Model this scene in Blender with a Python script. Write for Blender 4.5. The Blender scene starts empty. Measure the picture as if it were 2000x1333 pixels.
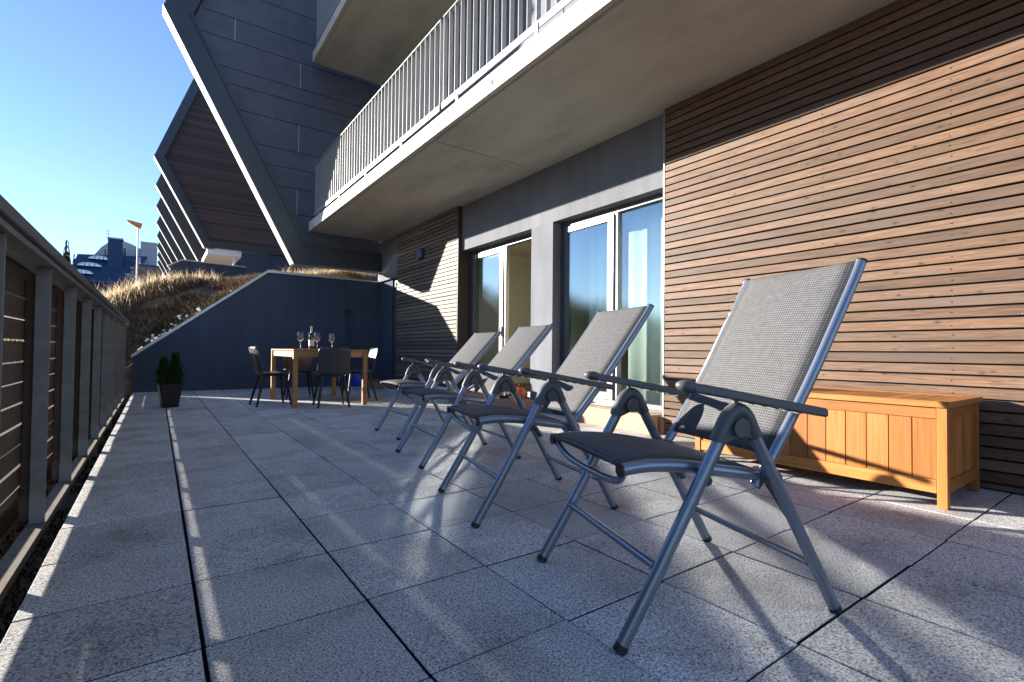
import bpy, bmesh, math, random
from mathutils import Vector, Matrix, noise as mnoise
R = math.radians
rnd = random.Random(7)
SC = bpy.context.scene
COL = SC.collection

# ------------------------------------------------------------------ camera
CAM_H = 0.8
F_PX, YAW, PITCH, ROLL = 968.8, 0.6217, 0.0204, -0.0103
cd = bpy.data.cameras.new('camera')
cam = bpy.data.objects.new('camera', cd)
COL.objects.link(cam)
cd.sensor_width = 36.0
cd.lens = F_PX / 2000.0 * 36.0
cd.clip_start = 0.02
cd.clip_end = 3000
cy, sy = math.cos(YAW), math.sin(YAW)
cp, sp = math.cos(PITCH), math.sin(PITCH)
right = Vector((cy, -sy, 0))
fwd0 = Vector((sy, cy, 0))
fwd = fwd0 * cp + Vector((0, 0, 1)) * sp
up = right.cross(fwd)
cr, sr = math.cos(ROLL), math.sin(ROLL)
r2 = right * cr + up * sr          # image x axis after roll
u2 = -right * sr + up * cr
# image coords: x' = x*cr - y*sr ; y' = x*sr + y*cr  ->  axes
r2 = right * cr - up * sr
u2 = right * sr + up * cr
cam.matrix_world = Matrix(((r2.x, u2.x, -fwd.x, 0), (r2.y, u2.y, -fwd.y, 0), (r2.z, u2.z, -fwd.z, CAM_H), (0, 0, 0, 1)))
SC.camera = cam

# ------------------------------------------------------------------ sky and sun
SUN_DIR = Vector((1.0, -1.34, -0.353)).normalized()      # direction the light travels
SUN_EL = math.asin(-SUN_DIR.z)
SUN_AZ = math.atan2(-SUN_DIR.x, -SUN_DIR.y)              # from +Y, clockwise
world = bpy.data.worlds.new('World')
SC.world = world
world.use_nodes = True
wn = world.node_tree
bg = wn.nodes['Background']
sky = wn.nodes.new('ShaderNodeTexSky')
sky.sky_type = 'NISHITA'
sky.sun_disc = False
sky.sun_elevation = SUN_EL
sky.sun_rotation = SUN_AZ
sky.altitude = 900
sky.air_density = 1.0
sky.dust_density = 0.0
sky.ozone_density = 3.0
tint = wn.nodes.new('ShaderNodeMix')
tint.data_type = 'RGBA'
tint.blend_type = 'MULTIPLY'
tint.inputs[0].default_value = 1.0
tint.inputs[7].default_value = (1.0, 0.93, 0.99, 1)
wn.links.new(sky.outputs[0], tint.inputs[6])
wn.links.new(tint.outputs[2], bg.inputs[0])
bg.inputs[1].default_value = 0.082
sd = bpy.data.lights.new('sun', 'SUN')
sun = bpy.data.objects.new('sun', sd)
COL.objects.link(sun)
sd.energy = 5.0
sd.angle = R(0.55)
sd.color = (1.0, 0.92, 0.81)
sun.rotation_euler = SUN_DIR.to_track_quat('-Z', 'Y').to_euler()
sun.location = (-20, 27, 12)
SC.view_settings.view_transform = 'Standard'
SC.view_settings.look = 'None'
SC.view_settings.gamma = 1.0
SC.view_settings.exposure = 1.88
SC.view_settings.use_curve_mapping = False
SC.render.engine = 'CYCLES'
cyc = SC.cycles
cyc.use_denoising = True
cyc.caustics_reflective = True
cyc.caustics_refractive = False
cyc.blur_glossy = 0.0
cyc.use_guiding = True
cyc.use_surface_guiding = True
cyc.guiding_training_samples = 128
cyc.max_bounces = 8
cyc.diffuse_bounces = 4
cyc.glossy_bounces = 5
cyc.transparent_max_bounces = 12
cyc.sample_clamp_indirect = 0
cyc.use_adaptive_sampling = False

# ------------------------------------------------------------------ material helpers
def mat(name):
    m = bpy.data.materials.new(name)
    m.use_nodes = True
    nt = m.node_tree
    b = nt.nodes['Principled BSDF']
    return m, nt, b
def N(nt, t, **k):
    n = nt.nodes.new(t)
    for a, v in k.items():
        if a.startswith('i_'):
            n.inputs[a[2:].replace('_', ' ')].default_value = v
        else:
            setattr(n, a, v)
    return n
def L(nt, a, b):
    nt.links.new(a, b)
def ramp(nt, stops, interp='LINEAR'):
    r = nt.nodes.new('ShaderNodeValToRGB')
    e = r.color_ramp.elements
    r.color_ramp.interpolation = interp
    while len(e) < len(stops):
        e.new(0.5)
    for x, (p, c) in zip(e, stops):
        x.position = p
        x.color = (*c, 1) if len(c) == 3 else c
    return r
def plain(name, col, rough=0.5, metal=0.0, spec=0.5, var=0.12, vscale=6.0, bump=0.0, bscale=60.0):
    """solid colour with soft uneven tone and a little relief"""
    m, nt, b = mat(name)
    tc = N(nt, 'ShaderNodeTexCoord')
    n1 = N(nt, 'ShaderNodeTexNoise', i_Scale=vscale, i_Detail=5.0, i_Roughness=0.6)
    L(nt, tc.outputs['Object'], n1.inputs['Vector'])
    c0 = tuple(max(0, x * (1 - var)) for x in col)
    c1 = tuple(min(1, x * (1 + var)) for x in col)
    r = ramp(nt, [(0.3, c0), (0.7, c1)])
    L(nt, n1.outputs['Fac'], r.inputs[0])
    L(nt, r.outputs[0], b.inputs['Base Color'])
    b.inputs['Roughness'].default_value = rough
    b.inputs['Metallic'].default_value = metal
    b.inputs['Specular IOR Level'].default_value = spec
    if bump:
        n2 = N(nt, 'ShaderNodeTexNoise', i_Scale=bscale, i_Detail=4.0)
        L(nt, tc.outputs['Object'], n2.inputs['Vector'])
        bp = N(nt, 'ShaderNodeBump', i_Strength=bump, i_Distance=0.01)
        L(nt, n2.outputs['Fac'], bp.inputs['Height'])
        L(nt, bp.outputs[0], b.inputs['Normal'])
    return m
def wood(name, dark, light, axis=1, alt=None, rough=0.6, grain=1.0, knots=True, spec=0.3, greyness=0.0):
    """boards: grain along one axis, tone differs from board to board"""
    m, nt, b = mat(name)
    tc = N(nt, 'ShaderNodeTexCoord')
    oi = N(nt, 'ShaderNodeObjectInfo')
    mul = N(nt, 'ShaderNodeVectorMath', operation='SCALE')
    mul.inputs[0].default_value = (37.0, 71.0, 53.0)
    L(nt, oi.outputs['Random'], mul.inputs['Scale'])
    add = N(nt, 'ShaderNodeVectorMath', operation='ADD')
    L(nt, tc.outputs['Object'], add.inputs[0])
    L(nt, mul.outputs[0], add.inputs[1])
    sc = [1.0, 1.0, 1.0]
    sc[axis] = 0.05
    mp = N(nt, 'ShaderNodeMapping')
    mp.inputs['Scale'].default_value = sc
    L(nt, add.outputs[0], mp.inputs['Vector'])
    n1 = N(nt, 'ShaderNodeTexNoise', i_Scale=95.0 * grain, i_Detail=6.0, i_Roughness=0.65, i_Distortion=0.6)
    L(nt, mp.outputs[0], n1.inputs['Vector'])
    sc2 = [1.0, 1.0, 1.0]
    sc2[axis] = 0.25
    mp2 = N(nt, 'ShaderNodeMapping')
    mp2.inputs['Scale'].default_value = sc2
    L(nt, add.outputs[0], mp2.inputs['Vector'])
    n2 = N(nt, 'ShaderNodeTexNoise', i_Scale=7.0, i_Detail=3.0)
    L(nt, mp2.outputs[0], n2.inputs['Vector'])
    r1 = ramp(nt, [(0.28, dark), (0.72, light)])
    L(nt, n1.outputs['Fac'], r1.inputs[0])
    altc = alt or tuple(x * 0.8 for x in light)
    r2_ = ramp(nt, [(0.0, altc), (1.0, altc)])
    mixA = N(nt, 'ShaderNodeMix', data_type='RGBA')
    fr = N(nt, 'ShaderNodeMath', operation='MULTIPLY')
    mr = N(nt, 'ShaderNodeMapRange')
    mr.inputs[1].default_value = 0.38
    mr.inputs[2].default_value = 0.68
    L(nt, n2.outputs['Fac'], mr.inputs[0])
    L(nt, mr.outputs[0], fr.inputs[0])
    rr = N(nt, 'ShaderNodeMapRange')
    rr.inputs[3].default_value = 0.15
    rr.inputs[4].default_value = 0.9
    L(nt, oi.outputs['Random'], rr.inputs[0])
    L(nt, rr.outputs[0], fr.inputs[1])
    L(nt, fr.outputs[0], mixA.inputs[0])
    L(nt, r1.outputs[0], mixA.inputs[6])
    L(nt, r2_.outputs[0], mixA.inputs[7])
    # board to board brightness
    hsv = N(nt, 'ShaderNodeHueSaturation')
    wn_ = N(nt, 'ShaderNodeTexWhiteNoise', noise_dimensions='1D')
    L(nt, oi.outputs['Random'], wn_.inputs['W'])
    vr = N(nt, 'ShaderNodeMapRange')
    vr.inputs[3].default_value = 0.68
    vr.inputs[4].default_value = 1.3
    L(nt, wn_.outputs['Value'], vr.inputs[0])
    L(nt, vr.outputs[0], hsv.inputs['Value'])
    L(nt, mixA.outputs[2], hsv.inputs['Color'])
    out = hsv.outputs[0]
    if knots:
        sk_ = [1.0, 1.0, 1.0]
        sk_[axis] = 0.5
        mp3 = N(nt, 'ShaderNodeMapping')
        mp3.inputs['Scale'].default_value = sk_
        L(nt, add.outputs[0], mp3.inputs['Vector'])
        vo = N(nt, 'ShaderNodeTexVoronoi', i_Scale=13.0, i_Randomness=1.0)
        L(nt, mp3.outputs[0], vo.inputs['Vector'])
        kr = ramp(nt, [(0.0, (1, 1, 1)), (0.06, (0.8, 0.8, 0.8)), (0.10, (0.3, 0.3, 0.3)), (0.2, (0, 0, 0))])
        L(nt, vo.outputs['Distance'], kr.inputs[0])
        mixK = N(nt, 'ShaderNodeMix', data_type='RGBA')
        L(nt, kr.outputs[0], mixK.inputs[0])
        L(nt, out, mixK.inputs[6])
        mixK.inputs[7].default_value = (*[x * 0.45 for x in dark], 1)
        out = mixK.outputs[2]
    L(nt, out, b.inputs['Base Color'])
    b.inputs['Roughness'].default_value = rough
    b.inputs['Specular IOR Level'].default_value = spec
    bp = N(nt, 'ShaderNodeBump', i_Strength=0.25, i_Distance=0.004)
    L(nt, n1.outputs['Fac'], bp.inputs['Height'])
    L(nt, bp.outputs[0], b.inputs['Normal'])
    return m

# granite terrace slab
def granite():
    m, nt, b = mat('granite_slab')
    tc = N(nt, 'ShaderNodeTexCoord')
    oi = N(nt, 'ShaderNodeObjectInfo')
    mul = N(nt, 'ShaderNodeVectorMath', operation='SCALE')
    mul.inputs[0].default_value = (17.0, 23.0, 5.0)
    L(nt, oi.outputs['Random'], mul.inputs['Scale'])
    add = N(nt, 'ShaderNodeVectorMath', operation='ADD')
    L(nt, tc.outputs['Object'], add.inputs[0])
    L(nt, mul.outputs[0], add.inputs[1])
    n1 = N(nt, 'ShaderNodeTexNoise', i_Scale=150.0, i_Detail=2.2, i_Roughness=0.8)
    L(nt, add.outputs[0], n1.inputs['Vector'])
    r1 = ramp(nt, [(0.34, (0.06, 0.06, 0.063)), (0.42, (0.36, 0.36, 0.365)), (0.52, (0.60, 0.595, 0.585)), (0.64, (0.88, 0.87, 0.855))])
    L(nt, n1.outputs['Fac'], r1.inputs[0])
    vo = N(nt, 'ShaderNodeTexVoronoi', i_Scale=120.0)
    L(nt, add.outputs[0], vo.inputs['Vector'])
    vr = ramp(nt, [(0.0, (0.2, 0.2, 0.21)), (0.16, (0.45, 0.45, 0.46)), (0.25, (1, 1, 1))])
    L(nt, vo.outputs['Distance'], vr.inputs[0])
    mx = N(nt, 'ShaderNodeMix', data_type='RGBA', blend_type='MULTIPLY')
    mx.inputs[0].default_value = 0.75
    L(nt, r1.outputs[0], mx.inputs[6])
    L(nt, vr.outputs[0], mx.inputs[7])
    # soft stains
    n2 = N(nt, 'ShaderNodeTexNoise', i_Scale=3.2, i_Detail=5.0, i_Roughness=0.6)
    geo = N(nt, 'ShaderNodeNewGeometry')
    L(nt, geo.outputs['Position'], n2.inputs['Vector'])
    r2_ = ramp(nt, [(0.3, (0.66, 0.645, 0.63)), (0.48, (0.93, 0.925, 0.92)), (0.62, (1.0, 1.0, 1.0)), (0.8, (1.08, 1.07, 1.06))])
    L(nt, n2.outputs['Fac'], r2_.inputs[0])
    mx2 = N(nt, 'ShaderNodeMix', data_type='RGBA', blend_type='MULTIPLY')
    mx2.inputs[0].default_value = 1.0
    L(nt, mx.outputs[2], mx2.inputs[6])
    L(nt, r2_.outputs[0], mx2.inputs[7])
    hsv = N(nt, 'ShaderNodeHueSaturation')
    vr2 = N(nt, 'ShaderNodeMapRange')
    vr2.inputs[3].default_value = 0.88
    vr2.inputs[4].default_value = 1.12
    L(nt, oi.outputs['Random'], vr2.inputs[0])
    L(nt, vr2.outputs[0], hsv.inputs['Value'])
    L(nt, mx2.outputs[2], hsv.inputs['Color'])
    L(nt, hsv.outputs[0], b.inputs['Base Color'])
    b.inputs['Roughness'].default_value = 0.92
    b.inputs['Specular IOR Level'].default_value = 0.15
    bp = N(nt, 'ShaderNodeBump', i_Strength=0.35, i_Distance=0.002)
    L(nt, n1.outputs['Fac'], bp.inputs['Height'])
    L(nt, bp.outputs[0], b.inputs['Normal'])
    return m

def stucco(name, col, scale=170.0, strength=0.8):
    m, nt, b = mat(name)
    tc = N(nt, 'ShaderNodeTexCoord')
    n1 = N(nt, 'ShaderNodeTexNoise', i_Scale=scale, i_Detail=4.0, i_Roughness=0.65)
    L(nt, tc.outputs['Object'], n1.inputs['Vector'])
    n2 = N(nt, 'ShaderNodeTexNoise', i_Scale=1.6, i_Detail=5.0)
    L(nt, tc.outputs['Object'], n2.inputs['Vector'])
    r1 = ramp(nt, [(0.3, tuple(x * 0.72 for x in col)), (0.65, tuple(x * 1.12 for x in col))])
    L(nt, n1.outputs['Fac'], r1.inputs[0])
    r2_ = ramp(nt, [(0.3, (0.86, 0.86, 0.86)), (0.7, (1.06, 1.06, 1.06))])
    L(nt, n2.outputs['Fac'], r2_.inputs[0])
    mx = N(nt, 'ShaderNodeMix', data_type='RGBA', blend_type='MULTIPLY')
    mx.inputs[0].default_value = 1.0
    L(nt, r1.outputs[0], mx.inputs[6])
    L(nt, r2_.outputs[0], mx.inputs[7])
    mps = N(nt, 'ShaderNodeMapping')
    mps.inputs['Scale'].default_value = (7.0, 7.0, 0.5)
    L(nt, tc.outputs['Object'], mps.inputs['Vector'])
    n4 = N(nt, 'ShaderNodeTexNoise', i_Scale=1.0, i_Detail=4.0)
    L(nt, mps.outputs[0], n4.inputs['Vector'])
    r4 = ramp(nt, [(0.35, (0.91, 0.91, 0.91)), (0.6, (1.02, 1.02, 1.02))])
    L(nt, n4.outputs['Fac'], r4.inputs[0])
    mx4 = N(nt, 'ShaderNodeMix', data_type='RGBA', blend_type='MULTIPLY')
    mx4.inputs[0].default_value = 1.0
    L(nt, mx.outputs[2], mx4.inputs[6])
    L(nt, r4.outputs[0], mx4.inputs[7])
    L(nt, mx4.outputs[2], b.inputs['Base Color'])
    b.inputs['Roughness'].default_value = 0.9
    b.inputs['Specular IOR Level'].default_value = 0.2
    bp = N(nt, 'ShaderNodeBump', i_Strength=strength, i_Distance=0.004)
    L(nt, n1.outputs['Fac'], bp.inputs['Height'])
    L(nt, bp.outputs[0], b.inputs['Normal'])
    return m

def concrete(name, col):
    m, nt, b = mat(name)
    tc = N(nt, 'ShaderNodeTexCoord')
    n1 = N(nt, 'ShaderNodeTexNoise', i_Scale=1.3, i_Detail=7.0, i_Roughness=0.62)
    mp = N(nt, 'ShaderNodeMapping')
    mp.inputs['Scale'].default_value = (1.6, 0.55, 1.0)
    L(nt, tc.outputs['Object'], mp.inputs['Vector'])
    L(nt, mp.outputs[0], n1.inputs['Vector'])
    r1 = ramp(nt, [(0.28, tuple(x * 0.70 for x in col)), (0.5, col), (0.75, tuple(x * 1.14 for x in col))])
    L(nt, n1.outputs['Fac'], r1.inputs[0])
    vo = N(nt, 'ShaderNodeTexVoronoi', i_Scale=5.0)
    L(nt, tc.outputs['Object'], vo.inputs['Vector'])
    vr = ramp(nt, [(0.0, (0.6, 0.58, 0.55)), (0.035, (1, 1, 1))])
    L(nt, vo.outputs['Distance'], vr.inputs[0])
    mx = N(nt, 'ShaderNodeMix', data_type='RGBA', blend_type='MULTIPLY')
    mx.inputs[0].default_value = 0.8
    L(nt, r1.outputs[0], mx.inputs[6])
    L(nt, vr.outputs[0], mx.inputs[7])
    L(nt, mx.outputs[2], b.inputs['Base Color'])
    b.inputs['Roughness'].default_value = 0.85
    b.inputs['Specular IOR Level'].default_value = 0.25
    n3 = N(nt, 'ShaderNodeTexNoise', i_Scale=70.0, i_Detail=3.0)
    L(nt, tc.outputs['Object'], n3.inputs['Vector'])
    bp = N(nt, 'ShaderNodeBump', i_Strength=0.15, i_Distance=0.003)
    L(nt, n3.outputs['Fac'], bp.inputs['Height'])
    L(nt, bp.outputs[0], b.inputs['Normal'])
    return m

def textile():
    m, nt, b = mat('chair_mesh_fabric')
    uv = N(nt, 'ShaderNodeUVMap')
    mp = N(nt, 'ShaderNodeMapping')
    mp.inputs['Scale'].default_value = (1, 1, 1)
    L(nt, uv.outputs[0], mp.inputs['Vector'])
    sepx = N(nt, 'ShaderNodeTexWave', wave_type='BANDS', bands_direction='X', i_Scale=33.0)
    sepy = N(nt, 'ShaderNodeTexWave', wave_type='BANDS', bands_direction='Y', i_Scale=33.0)
    L(nt, mp.outputs[0], sepx.inputs['Vector'])
    L(nt, mp.outputs[0], sepy.inputs['Vector'])
    mul = N(nt, 'ShaderNodeMath', operation='MULTIPLY')
    L(nt, sepx.outputs['Fac'], mul.inputs[0])
    L(nt, sepy.outputs['Fac'], mul.inputs[1])
    no = N(nt, 'ShaderNodeTexNoise', i_Scale=40.0, i_Detail=4.0)
    L(nt, mp.outputs[0], no.inputs['Vector'])
    ad = N(nt, 'ShaderNodeMath', operation='MULTIPLY_ADD')
    ad.inputs[1].default_value = 0.5
    L(nt, no.outputs['Fac'], ad.inputs[0])
    L(nt, mul.outputs[0], ad.inputs[2])
    r1 = ramp(nt, [(0.12, (0.03, 0.03, 0.033)), (0.85, (0.13, 0.132, 0.138))])
    L(nt, ad.outputs[0], r1.inputs[0])
    sx_ = N(nt, 'ShaderNodeSeparateXYZ')
    L(nt, uv.outputs[0], sx_.inputs[0])
    ab = N(nt, 'ShaderNodeMath', operation='ABSOLUTE')
    L(nt, sx_.outputs[0], ab.inputs[0])
    hm = ramp(nt, [(0.0, (1, 1, 1)), (0.2215, (1, 1, 1)), (0.2225, (0.45, 0.45, 0.45)), (0.2255, (0.45, 0.45, 0.45)), (0.2265, (0.8, 0.8, 0.8))])
    L(nt, ab.outputs[0], hm.inputs[0])
    mh = N(nt, 'ShaderNodeMix', data_type='RGBA', blend_type='MULTIPLY')
    mh.inputs[0].default_value = 1.0
    L(nt, r1.outputs[0], mh.inputs[6])
    L(nt, hm.outputs[0], mh.inputs[7])
    L(nt, mh.outputs[2], b.inputs['Base Color'])
    b.inputs['Roughness'].default_value = 0.7
    b.inputs['Specular IOR Level'].default_value = 0.3
    bp = N(nt, 'ShaderNodeBump', i_Strength=0.3, i_Distance=0.002)
    L(nt, mul.outputs[0], bp.inputs['Height'])
    L(nt, bp.outputs[0], b.inputs['Normal'])
    return m

def glass(name, tint=(0.86, 0.93, 0.91), refl=4.6):
    m, nt, b = mat(name)
    nt.nodes.remove(b)
    out = nt.nodes['Material Output']
    fr = N(nt, 'ShaderNodeFresnel', i_IOR=1.5)
    ge = N(nt, 'ShaderNodeNewGeometry')
    io = N(nt, 'ShaderNodeMapRange')
    io.inputs[3].default_value = 1.5
    io.inputs[4].default_value = 1 / 1.5
    L(nt, ge.outputs['Backfacing'], io.inputs[0])
    L(nt, io.outputs[0], fr.inputs['IOR'])
    sc = N(nt, 'ShaderNodeMath', operation='MULTIPLY')
    sc.inputs[1].default_value = refl
    sc.use_clamp = True
    L(nt, fr.outputs[0], sc.inputs[0])
    tr = N(nt, 'ShaderNodeBsdfTransparent')
    tr.inputs[0].default_value = (*tint, 1)
    gl = N(nt, 'ShaderNodeBsdfGlossy')
    gl.distribution = 'BECKMANN'
    gl.inputs['Roughness'].default_value = 0.09
    gl.inputs['Color'].default_value = (0.95, 0.97, 1.0, 1)
    mx = N(nt, 'ShaderNodeMixShader')
    L(nt, sc.outputs[0], mx.inputs[0])
    L(nt, tr.outputs[0], mx.inputs[1])
    L(nt, gl.outputs[0], mx.inputs[2])
    L(nt, mx.outputs[0], out.inputs['Surface'])
    return m

def wine_glass_mat():
    m, nt, b = mat('clear_glass')
    b.inputs['Base Color'].default_value = (1, 1, 1, 1)
    b.inputs['Transmission Weight'].default_value = 1.0
    b.inputs['Roughness'].default_value = 0.04
    b.inputs['IOR'].default_value = 1.45
    return m

def foliage(name, dark, light, rough=0.7, trans=0.3):
    m, nt, b = mat(name)
    oi = N(nt, 'ShaderNodeNewGeometry')
    r1 = ramp(nt, [(0.0, dark), (1.0, light)])
    L(nt, oi.outputs['Random Per Island'], r1.inputs[0])
    L(nt, r1.outputs[0], b.inputs['Base Color'])
    b.inputs['Roughness'].default_value = rough
    b.inputs['Specular IOR Level'].default_value = 0.2
    if trans:
        tl = N(nt, 'ShaderNodeBsdfTranslucent')
        L(nt, r1.outputs[0], tl.inputs[0])
        mx = N(nt, 'ShaderNodeMixShader')
        mx.inputs[0].default_value = trans
        L(nt, b.outputs[0], mx.inputs[1])
        L(nt, tl.outputs[0], mx.inputs[2])
        L(nt, mx.outputs[0], nt.nodes['Material Output'].inputs['Surface'])
    return m

M = {}
M['granite'] = granite()
M['subfloor'] = plain('dark_grit', (0.012, 0.012, 0.013), 0.95, bump=0.6, bscale=90)
M['clad'] = wood('cladding_larch', (0.048, 0.026, 0.017), (0.19, 0.108, 0.063), 1, alt=(0.125, 0.092, 0.074))
M['clad_far'] = wood('cladding_larch_grey', (0.09, 0.066, 0.052), (0.20, 0.152, 0.115), 1, alt=(0.15, 0.122, 0.10))
M['clad_back'] = plain('cladding_backing', (0.012, 0.011, 0.011), 0.9)
M['jamb'] = wood('dark_timber', (0.05, 0.034, 0.026), (0.10, 0.07, 0.052), 2, alt=(0.08, 0.055, 0.042))
M['stucco'] = stucco('dark_stucco', (0.185, 0.195, 0.22), 75.0, 1.0)
M['bluewall'] = stucco('dark_blue_stucco', (0.07, 0.086, 0.128), 80, 0.6)
M['concrete'] = concrete('fair_faced_concrete', (0.52, 0.52, 0.435))
M['fascia'] = concrete('fascia_concrete', (0.62, 0.59, 0.52))
M['rail'] = plain('galvanised_rail', (0.36, 0.365, 0.365), 0.45, 0.35, var=0.1, vscale=14)
M['steelpost'] = plain('grey_steel', (0.21, 0.205, 0.195), 0.55, 0.3, var=0.22, vscale=9, bump=0.15)
def rusty():
    m, nt, b = mat('weathered_rail')
    tc = N(nt, 'ShaderNodeTexCoord')
    n1 = N(nt, 'ShaderNodeTexNoise', i_Scale=7.0, i_Detail=7.0, i_Roughness=0.7)
    L(nt, tc.outputs['Object'], n1.inputs['Vector'])
    r1 = ramp(nt, [(0.35, (0.085, 0.072, 0.058)), (0.52, (0.15, 0.13, 0.10)), (0.66, (0.12, 0.06, 0.025)), (0.8, (0.07, 0.03, 0.014))])
    L(nt, n1.outputs['Fac'], r1.inputs[0])
    L(nt, r1.outputs[0], b.inputs['Base Color'])
    b.inputs['Roughness'].default_value = 0.8
    return m
M['rust'] = rusty()
M['cap'] = plain('anthracite_cap', (0.11, 0.115, 0.135), 0.38, 0.4, var=0.1)
M['fencewood'] = wood('fence_larch', (0.05, 0.036, 0.028), (0.12, 0.085, 0.06), 1, alt=(0.09, 0.075, 0.06))
M['fencepostwood'] = wood('fence_post_timber', (0.06, 0.034, 0.02), (0.12, 0.066, 0.038), 2)
M['alu'] = plain('grey_chair_tube', (0.23, 0.27, 0.335), 0.34, 0.7, var=0.05)
M['plastic'] = plain('dark_grey_plastic', (0.085, 0.088, 0.092), 0.42, var=0.06, bump=0.05, bscale=200)
M['plastic_soft'] = plain('arm_pad_plastic', (0.11, 0.112, 0.116), 0.5, var=0.06, bump=0.06, bscale=220)
M['rubber'] = plain('black_rubber', (0.014, 0.014, 0.015), 0.55)
M['textile'] = textile()
M['teak'] = wood('oiled_acacia', (0.25, 0.085, 0.02), (0.42, 0.172, 0.045), 2, alt=(0.38, 0.14, 0.032), rough=0.42, grain=0.6, knots=False, spec=0.45)
M['teak_y'] = wood('oiled_acacia_long', (0.25, 0.085, 0.02), (0.43, 0.18, 0.048), 1, alt=(0.44, 0.18, 0.045), rough=0.42, grain=0.6, knots=False, spec=0.45)
M['teak_x'] = wood('oiled_acacia_cross', (0.25, 0.085, 0.02), (0.43, 0.18, 0.048), 0, alt=(0.44, 0.18, 0.045), rough=0.42, grain=0.6, knots=False, spec=0.45)
M['table'] = wood('table_oak', (0.27, 0.115, 0.035), (0.44, 0.22, 0.08), 2, rough=0.45, grain=0.7, knots=False)
M['table_x'] = wood('table_oak_cross', (0.27, 0.115, 0.035), (0.44, 0.22, 0.08), 0, rough=0.45, grain=0.7, knots=False)
M['stepwood'] = wood('new_step_timber', (0.36, 0.22, 0.13), (0.56, 0.38, 0.24), 1, alt=(0.46, 0.26, 0.15), rough=0.6)
M['stepred'] = wood('reddish_step_timber', (0.25, 0.12, 0.07), (0.40, 0.22, 0.14), 1, alt=(0.30, 0.15, 0.09), rough=0.6)
M['chair_shell'] = plain('charcoal_shell', (0.045, 0.045, 0.047), 0.38, var=0.05)
M['chair_leg'] = plain('black_metal', (0.02, 0.021, 0.024), 0.4, 0.3)
M['pane'] = glass('window_glass')
M['frame'] = plain('window_frame_grey', (0.30, 0.295, 0.29), 0.35, 0.3, var=0.05)
M['framedark'] = plain('anthracite_frame', (0.07, 0.075, 0.085), 0.35, 0.2, var=0.05)
M['curtain'] = plain('white_curtain', (0.80, 0.81, 0.78), 0.85, var=0.04)
M['roomwall'] = plain('room_plaster', (0.62, 0.58, 0.46), 0.9, var=0.05)
M['roomfloor'] = wood('room_floor', (0.16, 0.09, 0.05), (0.28, 0.17, 0.10), 0)
M['black'] = plain('matt_black', (0.012, 0.012, 0.013), 0.5)
M['coping'] = plain('zinc_coping', (0.50, 0.54, 0.58), 0.38, 0.4, var=0.06)
M['panel'] = plain('fibre_cement_panel', (0.10, 0.112, 0.152), 0.6, var=0.16, vscale=4, bump=0.12, bscale=120)
M['beam'] = plain('beam_sheet_metal', (0.058, 0.068, 0.08), 0.42, 0.35, var=0.08, vscale=2)
M['beam_lit'] = plain('beam_lit_face', (0.48, 0.48, 0.44), 0.5, 0.2, var=0.08)  # pale tone stands for sun on the beam's outer face
def striped_wood():
    m, nt, b = mat('far_brown_cladding')
    tc = N(nt, 'ShaderNodeTexCoord')
    sepv = N(nt, 'ShaderNodeSeparateXYZ')
    L(nt, tc.outputs['Object'], sepv.inputs[0])
    ml = N(nt, 'ShaderNodeMath', operation='MULTIPLY')
    ml.inputs[1].default_value = 1 / 0.0705
    L(nt, sepv.outputs[2], ml.inputs[0])
    fl = N(nt, 'ShaderNodeMath', operation='FLOOR')
    L(nt, ml.outputs[0], fl.inputs[0])
    fc = N(nt, 'ShaderNodeMath', operation='FRACT')
    L(nt, ml.outputs[0], fc.inputs[0])
    wnz = N(nt, 'ShaderNodeTexWhiteNoise', noise_dimensions='1D')
    L(nt, fl.outputs[0], wnz.inputs['W'])
    r1 = ramp(nt, [(0.0, (0.055, 0.036, 0.032)), (1.0, (0.12, 0.075, 0.066))])
    L(nt, wnz.outputs['Value'], r1.inputs[0])
    gp = ramp(nt, [(0.0, (0.2, 0.2, 0.2)), (0.12, (0.25, 0.25, 0.25)), (0.16, (1, 1, 1))])
    L(nt, fc.outputs[0], gp.inputs[0])
    mx = N(nt, 'ShaderNodeMix', data_type='RGBA', blend_type='MULTIPLY')
    mx.inputs[0].default_value = 1.0
    L(nt, r1.outputs[0], mx.inputs[6])
    L(nt, gp.outputs[0], mx.inputs[7])
    L(nt, mx.outputs[2], b.inputs['Base Color'])
    b.inputs['Roughness'].default_value = 0.7
    return m
M['brownclad'] = striped_wood()
M['pot'] = plain('black_pot', (0.012, 0.012, 0.013), 0.35, var=0.05)
M['soil'] = plain('potting_soil', (0.05, 0.033, 0.022), 0.95, bump=0.8, bscale=80)
M['shrub'] = foliage('shrub_green', (0.012, 0.035, 0.008), (0.045, 0.10, 0.02))
M['fir'] = foliage('fir_green', (0.012, 0.026, 0.012), (0.035, 0.06, 0.022))
M['bark'] = plain('bark', (0.06, 0.045, 0.035), 0.9)
M['drygrass'] = foliage('dry_grass_blades', (0.40, 0.29, 0.16), (0.86, 0.72, 0.48), 0.8, 0.5)
M['heather'] = foliage('heather_blades', (0.05, 0.035, 0.024), (0.19, 0.12, 0.07), 0.85)
M['moss'] = foliage('moss_blades', (0.012, 0.022, 0.006), (0.045, 0.07, 0.014), 0.85)
M['petal'] = foliage('pale_petals', (0.62, 0.55, 0.66), (0.85, 0.82, 0.86), 0.6)
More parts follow.
